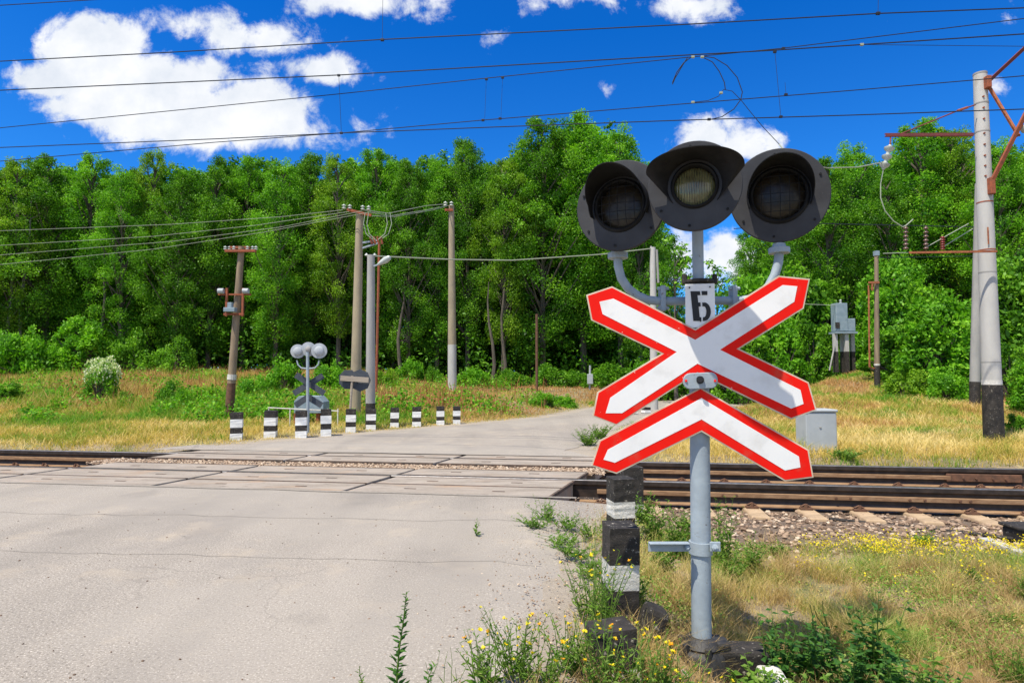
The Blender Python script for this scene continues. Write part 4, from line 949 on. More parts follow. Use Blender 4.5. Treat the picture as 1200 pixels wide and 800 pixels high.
# ------------------------------------------------------------------ boxes and small structures
def cabinets():
    # grey trackside cabinet
    g = G(964, 531); d = g.y; S = d / FPX
    t = thing('trackside_cabinet', 'plain light grey metal cabinet standing in the grass behind the rails, right of the chevron', 'cabinet', g)
    w, h = 36 * S, 47 * S
    mb = MB(); mb.box((g.x, g.y + .2, g.z + h / 2), (w, .38, h)); bd = mb.build('cabinet_body', M['box_grey'], t, bevel=.012)
    mb = MB(); mb.box((g.x, g.y + .2, g.z + h + .028), (w + .04, .42, .05)); mb.build('lid', M['box_grey'], t, bevel=.02)
    mb = MB(); mb.box((g.x + .005, g.y + .007, g.z + h * .52), (w * .90, .006, h * .9)); dr = mb.build('door', M['box_grey'], t, bevel=.002)
    mb = MB(); mb.box((g.x - w * .05, g.y - .002, g.z + h * .64), (.03, .012, .02)); mb.build('lock', M['grey_pole'], dr)
    # relay cabinets on concrete legs, on the slope
    d = 25.5; x = P(986, 432, d).x; g = Vector((x, d, zf(x, d))); S = d / FPX
    t = thing('relay_cabinet', 'blue grey transformer cabinet on four concrete legs high on the right slope', 'cabinet', g)
    for x in (979, 987.5, 992, 999):
        mb = MB(); yb = 430 if x < 990 else 427; q0, q1 = P(x, 434, d + (.25 if x in (987.5, 999) else 0)), P(x, 391, d + (.25 if x in (987.5, 999) else 0)); c = (q0 + q1) / 2
        mid = P(x, 414, c.y); mb.box((c.x, c.y, (mid.z + q1.z) / 2), (4.2 * S, 4.2 * S, q1.z - mid.z)); lg = mb.build('leg', M['concrete_pole'], t)
        mb = MB(); mb.box((c.x, c.y, (mid.z + q0.z) / 2), (4.4 * S, 4.4 * S, mid.z - q0.z + .15)); mb.build('black_foot', BK, lg)
    mb = MB(); q = P(988, 390, d + .1); mb.box(q, (26 * S, .55, 2.2 * S)); mb.build('platform', M['box_blue'], t)
    mb = MB(); q = P(983.5, 372, d + .1); mb.box(q, (13.5 * S, .45, 33 * S)); bd = mb.build('tall_box', M['box_blue'], t, bevel=.02)
    mb = MB(); mb.box(P(981.5, 381, d - .14), (5 * S, .02, 7 * S)); mb.build('meter_window', BK, bd)
    mb = MB(); mb.box(P(995, 381, d + .1), (9 * S, .4, 15 * S)); mb.build('low_box', M['box_blue'], t, bevel=.02)
    mb = MB(); insul(mb, P(985, 355.5, d), (0, 0, 1), 2, 1.6 * S, 2.4 * S); mb.build('insulator', M['porcelain'], t)
    mb = MB(); mb.tube([P(972, 434, d - .3), P(978, 405, d - .1)], .03, 6); mb.build('stay', M['grey_pole'], t)
    mb = MB(); a, b = P(984, 358, d), P(915, 353.5, d - .5); mb.tube([a, (a + b) / 2 - Vector((0, 0, .03)), b], .014, 5); tag(mb.build('pale_cable', M['pale_wire']), 'pale cable running left from the relay cabinet on the slope toward the saltire', 'cable')
    # back of the far crossing signal
    d = 13.4; x = P(361, 500, d).x; g = Vector((x, d, zf(x, d))); S = d / FPX
    t = thing('far_crossing_signal', 'small far crossing signal seen from behind with grey round lamp backs', 'crossing signal', g)
    mb = MB(); mb.tube([g, P(360.5, 412, d)], 3.0 * S / 2 + .006, 12); mb.build('mast', M['grey_paint'], t, smooth=True)
    for (px, py, dd, rr) in ((349, 411.5, 0, 8.2), (374, 411, 0, 9.0), (361.5, 409, .05, 8.4)):
        c = P(px, py, d + dd); z = Vector((-.25, 1, 0)).normalized(); xx = Vector((0, 0, 1)).cross(z).normalized(); m = Matrix((xx, Vector((0, 0, 1)), z)).transposed().to_4x4(); m.translation = c
        mb = MB(); mb.lathe([(rr * S * .96, -.004), (rr * S, -.003), (rr * S, .012), (.03, .012)], m, 28); hd = mb.build('signal_head', M['disc_grey'], t, smooth=True)
        mb = MB(); r_ = rr * S * (.62 if px < 360 or px > 370 else .42); mb.lathe([(r_ * .6, -.10), (r_ * .9, -.085), (r_, -.004)], m, 20); mb.build('housing', M['disc_grey'] if px != 361.5 else M['grey_pole'], hd, smooth=True)
    for sgn in (-1, 1):
        pts = [(361 + sgn * 13, 422), (361 + sgn * 12, 427), (361 + sgn * 8, 431), (361, 432)]
        mb = MB(); mb.tube([P(a, b, d) for a, b in pts], .017, 8); mb.build('arm_pipe', M['grey_paint'], t, smooth=True)
    mb = MB()
    def strip(a, b, w, dd):
        A, B = P(*a, dd), P(*b, dd); n = Vector(((B - A).z, 0, -(B - A).x)).normalized() * (w * S / 2); mb.prism([A - n, B - n, B + n, A + n], (0, .012, 0))
    strip((346.5, 439), (380, 461), 7, d + .09); strip((344, 461), (378.5, 440), 7, d + .105); mb.build('saltire_back', M['sign_back'], t)
    mb = MB(); strip((361, 465), (346, 475), 7, d + .09); strip((361, 465), (377, 475), 7, d + .105); mb.build('chevron_back', M['sign_back'], t)
    # low blue-grey shed-roofed cabinet behind it
    d = 15.3; q = P(361, 492, d); g = Vector((q.x, d, zf(q.x, d))); S = d / FPX
    t = thing('relay_hut', 'low blue grey relay cabinet with sloped roof behind the far crossing signal', 'cabinet', g)
    a = [P(344.5, 484, d), P(344.5, 470, d), P(350, 464, d), P(373, 464, d), P(379, 471, d), P(379, 484, d)]
    mb = MB(); mb.prism(a, (0, .5, 0)); mb.build('cabinet_body', M['box_blue'], t, bevel=.01)
    for xx in (348, 374):
        mb = MB(); mb.box(P(xx, 490, d + .2), (3 * S, .3, 12 * S)); mb.build('leg', M['rust'], t)
    # low white rail fence
    d = 15.0; q = P(330, 492, d); g = Vector((q.x, d, zf(q.x, d))); S = d / FPX
    t = thing('low_railing', 'low thin white pipe railing running either side of the far crossing signal', 'railing', g)
    mb = MB(); mb.tube([P(314, 477.5, d), P(397, 481.5, d)], .014, 6); mb.build('top_rail', M['white_paint'], t)
    for xx in (315, 340, 384, 396):
        mb = MB(); p0 = P(xx, 478.5, d); mb.tube([p0, (p0.x, d, zf(p0.x, d) - .05)], .016, 6); mb.build('post', M['white_paint'], t)
    # dark double sign seen from behind
    d = 14.3; q = P(409, 497, d); g = Vector((q.x, d, zf(q.x, d))); S = d / FPX
    t = thing('road_sign', 'dark back of a road sign with a pale board across it on a leaning post', 'road sign', g)
    mb = MB(); mb.tube([g, P(413, 440, d)], .028, 8); mb.build('post', M['plank'], t)
    def disc(cx, cy, r, n, rot, dd):
        mb = MB(); pts = [P(cx + r * math.cos(R(rot + 360 * k / n)), cy + r * math.sin(R(rot + 360 * k / n)) * 1.05, dd) for k in range(n)]; mb.prism(pts, (0, .012, 0)); return mb
    disc(408, 444.5, 11.5, 8, 22.5, d + .03).build('sign_back', M['sign_back'], t)
    disc(422, 445.5, 12.5, 8, 0, d + .05).build('sign_back', M['sign_back'], t)
    mb = MB(); mb.box(P(415.5, 444, d - .02), (33 * S, .03, 6 * S), Matrix.Rotation(R(4), 3, 'Y')); mb.build('cross_board', M['plank'], t)
cabinets()

# ------------------------------------------------------------------ wires
def wires():
    D1, D2 = 8.3, 9.9
    def line(pxs, D, slope=-0.14):
        out = []
        for (px, py) in pxs:
            r = ray(px, py); # plane parallel to the track: y = D + slope * x
            t = D / (r.y - slope * r.x); out.append(Vector((0, 0, EYE)) + r * t)
        return out
    def ext(pts, D):                       # straight extension beyond the frame
        (x0, y0), (x1, y1) = pts[0], pts[1]; (x2, y2), (x3, y3) = pts[-2], pts[-1]
        l = [(x0 - 260, y0 + (y0 - y1) / (x1 - x0) * 260)] if x0 <= 0 else []
        r = [(x3 + 260, y3 + (y3 - y2) / (x3 - x2) * 260)] if x3 >= 1200 else []
        return line(l + list(pts) + r, D)
    W = []
    def wire(pts, D, r, label, drops=(), clips=(), loops=()):
        p = ext(pts, D); t = thing('overhead_wire', label, 'wire', p[0]); mb = MB(); mb.tube(p, r, 6); mb.build('conductor', M['wire'], t)
        for dr in drops:
            mb = MB(); a = line(dr, D); mb.tube(a, r * .35, 5); mb.build('dropper', M['wire'], t)
        for (cx, cy, mm) in clips:
            mb = MB(); q = line([(cx, cy)], D)[0]; mb.box(q, (.05, .03, .035)); mb.build('wire_clamp', M[mm], t, bevel=.004)
        for lp in loops:
            mb = MB(); mb.tube(line(lp, D), r * .75, 6); mb.build('feeder_loop', M['wire'], t, smooth=True)
    wire([(0, 6.5), (110, 0), (200, -6)], D1, .007, 'short stretch of dark wire crossing the extreme top left corner of the sky', [[(60, 3), (60, 3.5)]][:0])
    wire([(0, 72), (200, 61.5), (448, 46.5), (800, 29), (1030, 16), (1200, 9.5)], D1, .0085, 'topmost long dark wire crossing the whole sky above the clouded part', [[(448, 46), (449, -30)], [(1029, 15), (1030, -40)]], [(448, 47, 'wire'), (1029, 16, 'wire')])
    wire([(0, 106), (400, 88), (800, 65), (900, 59.5), (1010, 52.5), (1200, 40)], D2, .010, 'second long wire, passing over the cable loops above the lamp heads', [[(397, 88), (400, 155)], [(908, 60), (915, 136)]], [(397, 88.5, 'wire'), (908, 61, 'wire'), (1010, 52.5, 'pale_wire'), (812, 67, 'pale_wire'), (823, 67, 'pale_wire')],
         [[(810, 67), (801, 74), (793, 85), (788, 97)], [(806, 67), (798, 80), (791, 92), (788, 99)], [(823, 67), (835, 73), (843, 84), (849, 97), (850, 105)], [(823, 66), (837, 68), (852, 77), (864, 91), (870, 108), (868, 117), (860, 128), (846, 137), (833, 140)]])
    wire([(0, 150), (400, 110), (568, 92), (588, 90), (800, 68), (915, 57), (1200, 22)], D2 + .12, .0075, 'rising wire that crosses the second wire just above the lamp heads', [[(570, 92), (568, 139)], [(589, 90), (587, 138)]], [(570, 93, 'wire'), (589, 91, 'wire'), (918, 57, 'wire')])
    wire([(1010, 52.5), (1080, 53.2), (1200, 54.5)], D2 + .2, .0045, 'thin faint wire running level to the right edge above the railway mast')
    wire([(0, 189), (250, 167), (400, 156), (565, 141), (800, 122), (1000, 106), (1200, 89)], D2 + .06, .0075, 'wire rising across the tree tops and passing in front of the mast head', [[(920, 97), (921, 111)]], [(566, 141, 'wire'), (586, 139, 'wire'), (921, 111, 'wire'), (812, 120, 'pale_wire'), (845, 109, 'pale_wire')],
         [[(813, 120), (830, 118), (842, 113), (848, 105), (858, 107), (868, 117), (880, 132), (895, 150), (913, 169)]])
    wire([(0, 173), (250, 163), (400, 156), (580, 149), (800, 141), (1000, 135), (1200, 128)], D2, .0085, 'lowest long contact wire grazing the tree tops and the big white cloud', [], [(400, 156, 'wire'), (831, 140, 'wire'), (915, 137, 'wire')])
    # feeder from the insulator of the mast arm toward the signal
    d = G(1165, 521).y - .22
    mb = MB(); mb.tube([P(1036, 190, d), P(1005, 196, d - .4), P(970, 197, d - .8), P(930, 190, d - 1.2), P(913, 169, 9.8)], .010, 6)
    tag(mb.build('feeder_cable', M['pale_wire'], smooth=True), 'pale cable hanging from the white insulator and vanishing behind the right lamp', 'cable')
    # bundle over the field to the left
    dg = G(416, 487).y - .12; S = dg / FPX
    sets = [((-40, 272), (200, 263), (330, 254), (402, 246)), ((-40, 290), (180, 277), (300, 264), (409, 248)), ((-40, 302), (200, 283), (330, 266), (424, 247.5)), ((-40, 314), (180, 292), (310, 272), (431, 249))]
    for k, s in enumerate(sets):
        lab = ['topmost', 'second', 'third', 'lowest'][k] + ' pale line wire running left from the tan pole across the dark trees'
        mb = MB(); mb.tube([P(x, y, dg + (402 - x) * .012) for x, y in s], .0075, 5); tag(mb.build('line_wire', M['pale_wire'], smooth=True), lab, 'wire', 'pale line wires between the poles')
    sets = [((424, 246), (455, 250), (500, 241), (524, 239)), ((431, 248.5), (458, 253), (500, 246), (524, 241)), ((436, 253), (462, 254), (508, 246), (529, 240))]
    d3 = G(530, 459).y - .15
    for k, s in enumerate(sets):
        lab = ['topmost', 'middle', 'lowest'][k] + ' of three pale wires from the tan pole to the tall concrete pole head'
        mb = MB(); mb.tube([P(x, y, dg + (d3 - dg) * (x - 424) / 100) for x, y in s], .013, 5); tag(mb.build('line_wire', M['pale_wire'], smooth=True), lab, 'wire', 'pale line wires between the poles')
    mb = MB(); dl = G(434, 500).y - .2; mb.tube([P(439, 300, dl), P(529, 304, dl + 2.5), P(600, 305, dl + 4), P(705, 298, 21), P(765, 291, 22)], .02, 6); tag(mb.build('service_wire', M['pale_wire'], smooth=True), 'pale service wire running right from the street lamp pole to behind the left lamp', 'wire')
    for k, (a, b, lab) in enumerate((((1028, 302), (1147, 300), 'thin dark line wire from the slim right pole to the railway masts'),)):
        mb = MB(); mb.tube([P(*a, 20), P(*b, 16.5)], .010, 5); tag(mb.build('line_wire', M['wire']), lab, 'wire')
    mb = MB(); da = G(1165, 521).y; mb.tube([P(860, 268, da + 3), P(960, 262, da + 3), P(1140, 266, da + 3.2)], .010, 5); tag(mb.build('line_wire', M['wire']), 'thin dark wire before the right trees level with the brown insulators', 'wire')
wires()

# ------------------------------------------------------------------ trees
def tree_arrays(rs, H, lo, Rad, ncl, nleaf, leaf, cl=(0.55, 1.05), peak=0.45, flat=0.7):
    """leaf quads, tints and limb polylines of one tree standing on the origin"""
    V, Tn, limbs = [], [], []
    lean = rs.uniform(-.03, .03, 2) * H
    axis = lambda z: np.array([lean[0] * (z / H) ** 2, lean[1] * (z / H) ** 2, z])
    limbs.append(([axis(0) - [0, 0, .3], axis(H * .2), axis(H * .45), axis(H * .7), axis(H * .93)], [H * .014, H * .0115, H * .008, H * .005, H * .0015]))
    lobes = rs.uniform(0, 6.28, 3)
    for i in range(ncl):
        t = (i + rs.uniform(0, 1)) / ncl; t = t ** 0.85
        z = H * (lo + (1 - lo) * t)
        rr = Rad * (min(1.0, (t + 0.12) / peak) ** 0.6) * (max(0.0, 1 - max(0, t - peak) / (1.02 - peak)) ** 0.55)
        a = rs.uniform(0, 6.28); k = 0.35 + 0.65 * rs.uniform() ** 0.6
        rr = rr * (1 + .22 * math.sin(a * 2 + lobes[0]) + .15 * math.sin(a * 3 + lobes[1] + t * 6)) * k
        c = axis(z) + np.array([rr * math.cos(a), rr * math.sin(a), rs.uniform(-.3, .3)])
        rc = rs.uniform(*cl) * (1.0 - 0.45 * max(0, t - .6) / .4)
        n = int(nleaf * rs.uniform(.6, 1.3) * (rc / cl[1]))
        d = unit(rs.normal(size=(n, 3))); q = rs.uniform(0, 1, (n, 1)) ** 0.5
        C = c + d * q * rc * np.array([1, 1, flat]); C[:, 2] -= 0.12 * np.linalg.norm(d[:, :2] * q, axis=1) * rc
        V.append(leaf_cards(C, leaf, up=.9, rs=rs)); tb = rs.uniform(.15, .75)
        Tn.append(np.clip(tb + rs.normal(0, .16, n), 0, 1))
        if i % 3 == 0:
            z0 = max(H * .18, z - rr * 1.0 - .4); p0 = axis(z0)
            limbs.append(([p0, (p0 * .5 + c * .5) + rs.uniform(-.12, .12, 3) + [0, 0, .1], c], [H * .0045, H * .003, H * .001]))
    return np.concatenate(V), np.concatenate(Tn), limbs
def limb_mb(limbs, n=7):
    mb = MB()
    for pts, rad in limbs: mb.tube(pts, rad, n)
    return mb
def tree_proto(seed, H, lo, Rad, ncl, nleaf, leaf, lm, bark='bark', **kw):
    rs = np.random.default_rng(seed); V, Tn, L = tree_arrays(rs, H, lo, Rad, ncl, nleaf, leaf, **kw)
    r = thing('broadleaf_tree', 'x', 'tree', (0, 0, -80), local=True)
    limb_mb(L).build('trunk', M[bark], r, smooth=True)
    quads('crown', V, Tn, M[lm], r); r['H'] = H
    return r
def use(proto, used, loc, s, rz, label, group=None, cat=None):
    o = proto if proto not in used else copy_tree(proto)
    used.append(proto); o.location = loc; o.scale = s if hasattr(s, '__len__') else (s, s, s); o.rotation_euler = (0, 0, rz); o['label'] = label
    if group: o['group'] = group
    if cat: o['category'] = cat
    return o
def forest():
    protos = [tree_proto(1, 13.5, .14, 2.5, 210, 360, .115, 'leaf', cl=(.4, .85), flat=.85), tree_proto(2, 13.5, .18, 2.3, 190, 360, .115, 'leaf2', peak=.6, cl=(.4, .8), flat=.85),
              tree_proto(3, 13.5, .12, 2.7, 220, 360, .12, 'leaf', peak=.5, cl=(.4, .85), flat=.85), tree_proto(4, 13.5, .20, 2.4, 200, 360, .11, 'leaf3', peak=.65, cl=(.4, .8), flat=.85),
              tree_proto(5, 13.5, .16, 2.5, 205, 360, .115, 'leaf2', peak=.55, cl=(.4, .85), flat=.85)]
    used = []
    L = [  # px, top py, distance, proto, width factor, label
        (-22, 200, 33, 0, 1.0, 'leafy tree cut by the left edge of the picture'),
        (14, 194, 33.5, 3, .85, 'yellow green tree at far left with bare pale stems before it'),
        (52, 186, 34.5, 2, 1.0, 'broad tree left of the white flowering shrub'),
        (98, 183, 35, 1, .9, 'tall tree rising right behind the white flowering shrub'),
        (140, 203, 34, 4, .9, 'lower tree under the left part of the big white cloud'),
        (172, 183, 36, 3, .75, 'slim tree whose tip stands out under the big white cloud'),
        (206, 203, 34, 0, .9, 'tree behind the round dark green bush'),
        (243, 188, 35, 2, .9, 'tree just left of the leaning wooden pole'),
        (283, 186, 36, 1, .8, 'tree directly behind the head of the leaning wooden pole'),
        (322, 193, 34.5, 4, .9, 'tree between the leaning wooden pole and the far signal'),
        (356, 181, 36, 0, .85, 'tree rising straight above the far crossing signal'),
        (396, 189, 35, 3, .85, 'tree just left of the tan looped-cable pole'),
        (437, 178, 36, 1, .85, 'tree directly behind the street lamp pole'),
        (478, 192, 35, 2, .8, 'tree between street lamp pole and tall concrete pole'),
        (512, 190, 35.5, 4, .75, 'tree just left of the tall concrete pole head'),
        (548, 165, 36, 0, .8, 'pointed taller tree just right of the tall concrete pole'),
        (590, 187, 34.5, 3, .8, 'lower tree in the dip before the tallest clump'),
        (636, 145, 35, 2, .95, 'left tree of the tallest clump left of the lamps'),
        (684, 136, 35.5, 1, 1.0, 'highest tree of the clump left of the lamp heads'),
        (728, 158, 34.5, 4, .95, 'tree behind the left lamp head'),
        (752, 215, 33, 0, .75, 'lower tree on the right flank of the tallest clump'),
        (884, 272, 36, 1, 1.0, 'low bright tree under the right lamp head'),
        (925, 226, 33, 2, 1.0, 'tree peeping out right of the right lamp head'),
        (972, 190, 31, 0, 1.0, 'dark tree under the left end of the mast arm'),
        (1008, 173, 33, 4, .9, 'tree directly behind the white insulator string'),
        (1052, 205, 30, 2, .9, 'darker tree in the notch behind the mast arm'),
        (1094, 145, 31, 1, 1.05, 'tall pale tree behind the mast arm tie rod'),
        (1132, 150, 30, 3, .9, 'tree directly left of the thick railway mast'),
        (1176, 172, 28, 4, 1.0, 'bright tree just right of the thick railway mast'),
        (1222, 165, 28, 0, 1.0, 'tree cut by the right edge of the picture'),
    ]
    for px, top, d, k, wf, lab in L:
        x = P(px, 440, d).x; z = zf(x, d) - .1; H = P(px, top, d).z - z; s = H / 13.5
        use(protos[k], used, (x, d, z), (s * wf, s * wf, s), rnd.uniform(0, 6.28), lab, 'trees along the wood edge')
    # sparse small tree in the gap, bare pale trees at the left
    sp = tree_proto(9, 5.5, .40, 1.5, 26, 90, .16, 'leaf', cl=(.3, .6)); us = []
    for px, top, d, lab in ((792, 285, 28, 'small thin-leaved tree in the sky gap below the middle lamp'), (842, 312, 30, 'second small thin-leaved tree in the sky gap right of the mast pipe')):
        x = P(px, 440, d).x; z = zf(x, d) - .1; s = (P(px, top, d).z - z) / 5.5; use(sp, us, (x, d, z), s, rnd.uniform(0, 6), lab)
    for px, top, d, lab, sd in ((22, 235, 33.2, 'bare pale branching tree trunk at far left', 21), (8, 290, 33.0, 'thin bare pale stem leaning at the left edge', 22), (116, 290, 33.6, 'dark bare trunk right of the pale one at left', 23), (577, 330, 33.2, 'leaning grey trunk at the wood edge right of the tall pole', 25), (590, 320, 33.6, 'upright grey trunk at the wood edge right of the leaning one', 26), (468, 330, 33.8, 'grey trunk in the dark wood right of the street lamp pole', 27)):
        rs = np.random.default_rng(sd); x = P(px, 440, d).x; z = zf(x, d) - .1; H = P(px, top, d).z - z; tot = []
        lx = rs.uniform(-.4, .4)
        ax = lambda q: np.array([x + lx * q * q + .12 * math.sin(q * 7 + sd), d, z + H * q])
        tot.append(([ax(q) for q in (0, .2, .4, .6, .8, 1)], [.11, .10, .085, .065, .045, .02]))
        for b in range(7 if px < 50 else 0):
            q = rs.uniform(.3, .9); p0 = ax(q); dr = np.array([rs.choice([-1, 1]) * rs.uniform(.5, 1.0), rs.uniform(-.5, .3), rs.uniform(.4, 1.1)]) * rs.uniform(.5, 1.3)
            tot.append(([p0, p0 + dr * .5 + [0, 0, -.05], p0 + dr], [.035, .025, .008]))
        tr = thing('bare_tree', lab, 'tree', (x, d, z)); limb_mb(tot).build('trunk', M['pale_bark'] if px < 60 else M['bark'], tr, smooth=True)
    # the wood behind, one mass
    rs = np.random.default_rng(77); base = [tree_arrays(np.random.default_rng(50 + k), 13.0, .06, 2.9, 110, 185, .20, cl=(.55, 1.0), peak=.6, flat=.9) for k in range(4)]
    VV, TT, MI = [], [], []
    pos = []
    for row, dist in enumerate((38.5, 42, 46.5, 52)):
        px = -60
        while px < 1290:
            top = np.interp(px, [-60, 0, 200, 430, 560, 600, 640, 700, 745, 775, 800, 872, 890, 960, 1010, 1090, 1200, 1290], [192, 192, 196, 186, 182, 188, 160, 150, 190, 330, 360, 360, 300, 212, 190, 165, 178, 178])
            pos.append((px + rs.uniform(-14, 14), top + rs.uniform(0, 16) + row * 4, dist + rs.uniform(-1.2, 1.2))); px += 38 - row * 4
    for px, top, d in pos:
        x = P(px, 440, d).x; z = zf(x, d) - .2; H = P(px, top, d).z - z; s = H / 13.0
        V, Tn, Lm = base[rs.integers(4)]; a = rs.uniform(0, 6.28); c, sn = math.cos(a), math.sin(a); sw = max(s, .5)
        Q = V * np.array([sw, sw, s]); Q = np.stack([Q[:, 0] * c - Q[:, 1] * sn + x, Q[:, 0] * sn + Q[:, 1] * c + d, Q[:, 2] + z], 1)
        VV.append(Q); TT.append(Tn); MI.append(np.zeros(len(Tn)))
        mb = MB(); mb.tube([np.array(p) * [sw, sw, s] + [x, d, z] for p in Lm[0][0]], Lm[0][1], 6, cap=False)
        tv = np.array(mb.v)[np.array(mb.f)].reshape(-1, 3); VV.append(tv); TT.append(np.zeros(len(mb.f))); MI.append(np.ones(len(mb.f)))
    o = quads('woodland', np.concatenate(VV), np.concatenate(TT), [M['leaf'], M['bark']], mi=np.concatenate(MI)); tag(o, 'dense green broadleaf wood filling in behind the front trees', 'woodland', kind='stuff')
    # dark understorey between the trunks
    n = 42000; px = rs.uniform(-60, 1290, n); d = rs.uniform(33.5, 41, n)
    x = (px - CX) / FPX * d; keep = (vn(x, d, .9, 3) + vn(x, d, .35, 5)) > .75; x, d = x[keep], d[keep]
    hh = 0.5 + 3.6 * vn(x, d, .5, 8) ; z = zt(x, d) + rs.uniform(0, 1, len(x)) ** .8 * hh
    o = quads('understorey', leaf_cards(np.stack([x, d, z], 1), .24, rs=rs), np.clip(rs.normal(.32, .2, len(x)), 0, 1), M['leaf']); tag(o, 'shaded green undergrowth on the floor of the wood', 'undergrowth', kind='stuff')
forest()

# ------------------------------------------------------------------ bushes
def bush_proto(seed, R0, H, ncl, nleaf, leaf, lm, blossom=0):
    rs = np.random.default_rng(seed); C, Tn, mi, L = [], [], [], []; CF = []
    for i in range(ncl):
        a = rs.uniform(0, 6.28); t = rs.uniform(.12, 1); r = R0 * math.sqrt(max(0, 1 - (t * .95) ** 2)) * rs.uniform(.35, 1) ** .5 * (1 + .2 * math.sin(3 * a + seed))
        c = np.array([r * math.cos(a), r * math.sin(a), H * t * rs.uniform(.75, 1.05)]); rc = rs.uniform(.16, .34) * R0
        n = int(nleaf * rs.uniform(.7, 1.3)); C.append(c + unit(rs.normal(size=(n, 3))) * rs.uniform(0, 1, (n, 1)) ** .5 * rc); Tn.append(np.clip(rs.uniform(.25, .8) + rs.normal(0, .14, n), 0, 1))
        L.append(([(0, 0, -.1), c * [.4, .4, .5], c], [.035 * H, .02 * H, .006 * H]))
        if blossom and c[2] > H * .5:
            m = int(blossom); CF.append(c + unit(rs.normal(size=(m, 3)) + [0, -.5, .8]) * rc * rs.uniform(.8, 1.1, (m, 1)))
    r = thing('bush', 'x', 'bush', (0, 0, -90), local=True)
    limb_mb(L, 5).build('stems', M['bark'], r); C = np.concatenate(C)
    quads('foliage', leaf_cards(C, leaf, rs=rs), np.concatenate(Tn), M[lm], r)
    if blossom:
        CF = np.concatenate(CF); quads('blossom', leaf_cards(CF, leaf * .8, asp=.9, rs=rs), rs.uniform(0, 1, len(CF)), M['white_petal'], r)
    return r
def bushes():
    TA = bush_proto(35, 1, 2.4, 95, 130, .12, 'leaf2'); TB = bush_proto(36, 1, 2.4, 95, 130, .12, 'leaf')
    A = bush_proto(31, 1, 1, 42, 130, .11, 'leaf2'); B = bush_proto(32, 1, 1.1, 46, 130, .10, 'leaf'); C = bush_proto(33, 1, 1, 40, 120, .11, 'leaf3'); D = bush_proto(34, .9, 1.2, 40, 70, .09, 'leaf2', 95); us = []
    data = [ # px, base py, distance, radius px, top py, proto, label
        (-12, 436, 30.5, 26, 398, A, 'bright green bush cut by the left edge at the wood foot'), (28, 437, 30.5, 30, 395, A, 'bright green bush beneath the bare pale trunk at left'), (62, 438, 31, 20, 408, A, 'low bright green bush between the pale trunk and the pale tall bush'),
        (95, 437, 31.5, 26, 372, C, 'tall pale green bush at the wood foot left of the white flowers'), (150, 436, 32.5, 26, 398, B, 'blue green bush in the shade right of the white flowers'), (205, 437, 32.5, 22, 405, B, 'shaded bush at the wood foot above the round dark bush'),
        (117, 478, 19.5, 24, 432, D, 'white flowering shrub in the meadow'), (205, 482, 18.5, 17, 453, B, 'round dark green bush in the meadow left of the leaning pole'), (148, 483, 18.6, 10, 463, B, 'small dark bush just right of the white flowering shrub'),
        (68, 480, 19, 15, 458, A, 'small green bush left of the white flowering shrub'), (10, 478, 19, 14, 450, A, 'small green bush at the left edge of the meadow'), (240, 478, 20, 16, 455, C, 'small pale bush just left of the leaning pole foot'),
        (300, 470, 21, 20, 446, A, 'green bush just right of the leaning pole foot'), (330, 468, 22, 22, 428, A, 'bright bush behind the left side of the far signal'), (388, 462, 24, 20, 430, A, 'green bush behind the right side of the far signal'), (322, 492, 15.8, 10, 470, A, 'small bush between the second and third far bollards'),
        (452, 458, 26, 16, 434, C, 'yellow green bush right of the street lamp pole'), (482, 452, 31, 16, 424, A, 'bush at the wood foot left of the tall concrete pole'), (508, 452, 31, 12, 434, B, 'low dark bush touching the left of the tall concrete pole'),
        (556, 457, 30, 20, 434, A, 'bush at the foot of the tall concrete pole, right side'), (600, 458, 31, 18, 437, B, 'low bush under the pair of grey trunks'), (646, 459, 32, 22, 432, B, 'dark bush right of the rusty brown post'), (636, 484, 23, 16, 462, A, 'low green clump by the left edge of the far road'), (662, 480, 24, 14, 465, A, 'second low green clump farther along the road edge'),
        (676, 459, 32.5, 18, 438, B, 'shaded bush just left of the grey box post'), (718, 460, 33, 30, 432, B, 'shaded bush in the left notch of the saltire'), (765, 458, 32, 26, 425, A, 'bush behind the crossing point of the saltire'), (815, 452, 31, 30, 405, A, 'bush hidden partly behind the mast'), 
        (870, 432, 27, 32, 385, A, 'bright bush in the right notch of the saltire'), (912, 430, 27, 30, 372, A, 'bright bush between saltire and relay cabinet'), (955, 430, 27.5, 22, 380, C, 'pale bush touching the left of the relay cabinet'), (1008, 430, 27.5, 18, 385, A, 'bush between the relay cabinet and the slim pole'),
        (1060, 447, 22, 36, 380, A, 'big bright bush right of the slim pole'), (1100, 458, 20, 40, 345, A, 'tall rounded bright bush left of the railway masts'), (1062, 466, 18.5, 26, 436, C, 'yellowish low bush below the big bright one'), (1112, 472, 17.8, 24, 440, A, 'low bush touching the left of the thinner mast'),
        (1184, 478, 17.5, 24, 405, A, 'bright bush just right of the thick mast'), (1215, 485, 15.5, 26, 420, A, 'bush cut by the right edge beside the thick mast'), (1190, 520, 12.2, 12, 486, A, 'small bush at the foot of the thick mast'), (890, 400, 30, 30, 320, A, 'tall bright shrub above the right notch of the saltire'), (945, 400, 30, 34, 310, A, 'tall bright shrub behind the upper right saltire arm'),
        (1050, 420, 26, 36, 300, A, 'tall bright shrub behind the slim pole'), (1190, 430, 22, 40, 300, A, 'tall shrub at right edge behind the thick mast')]
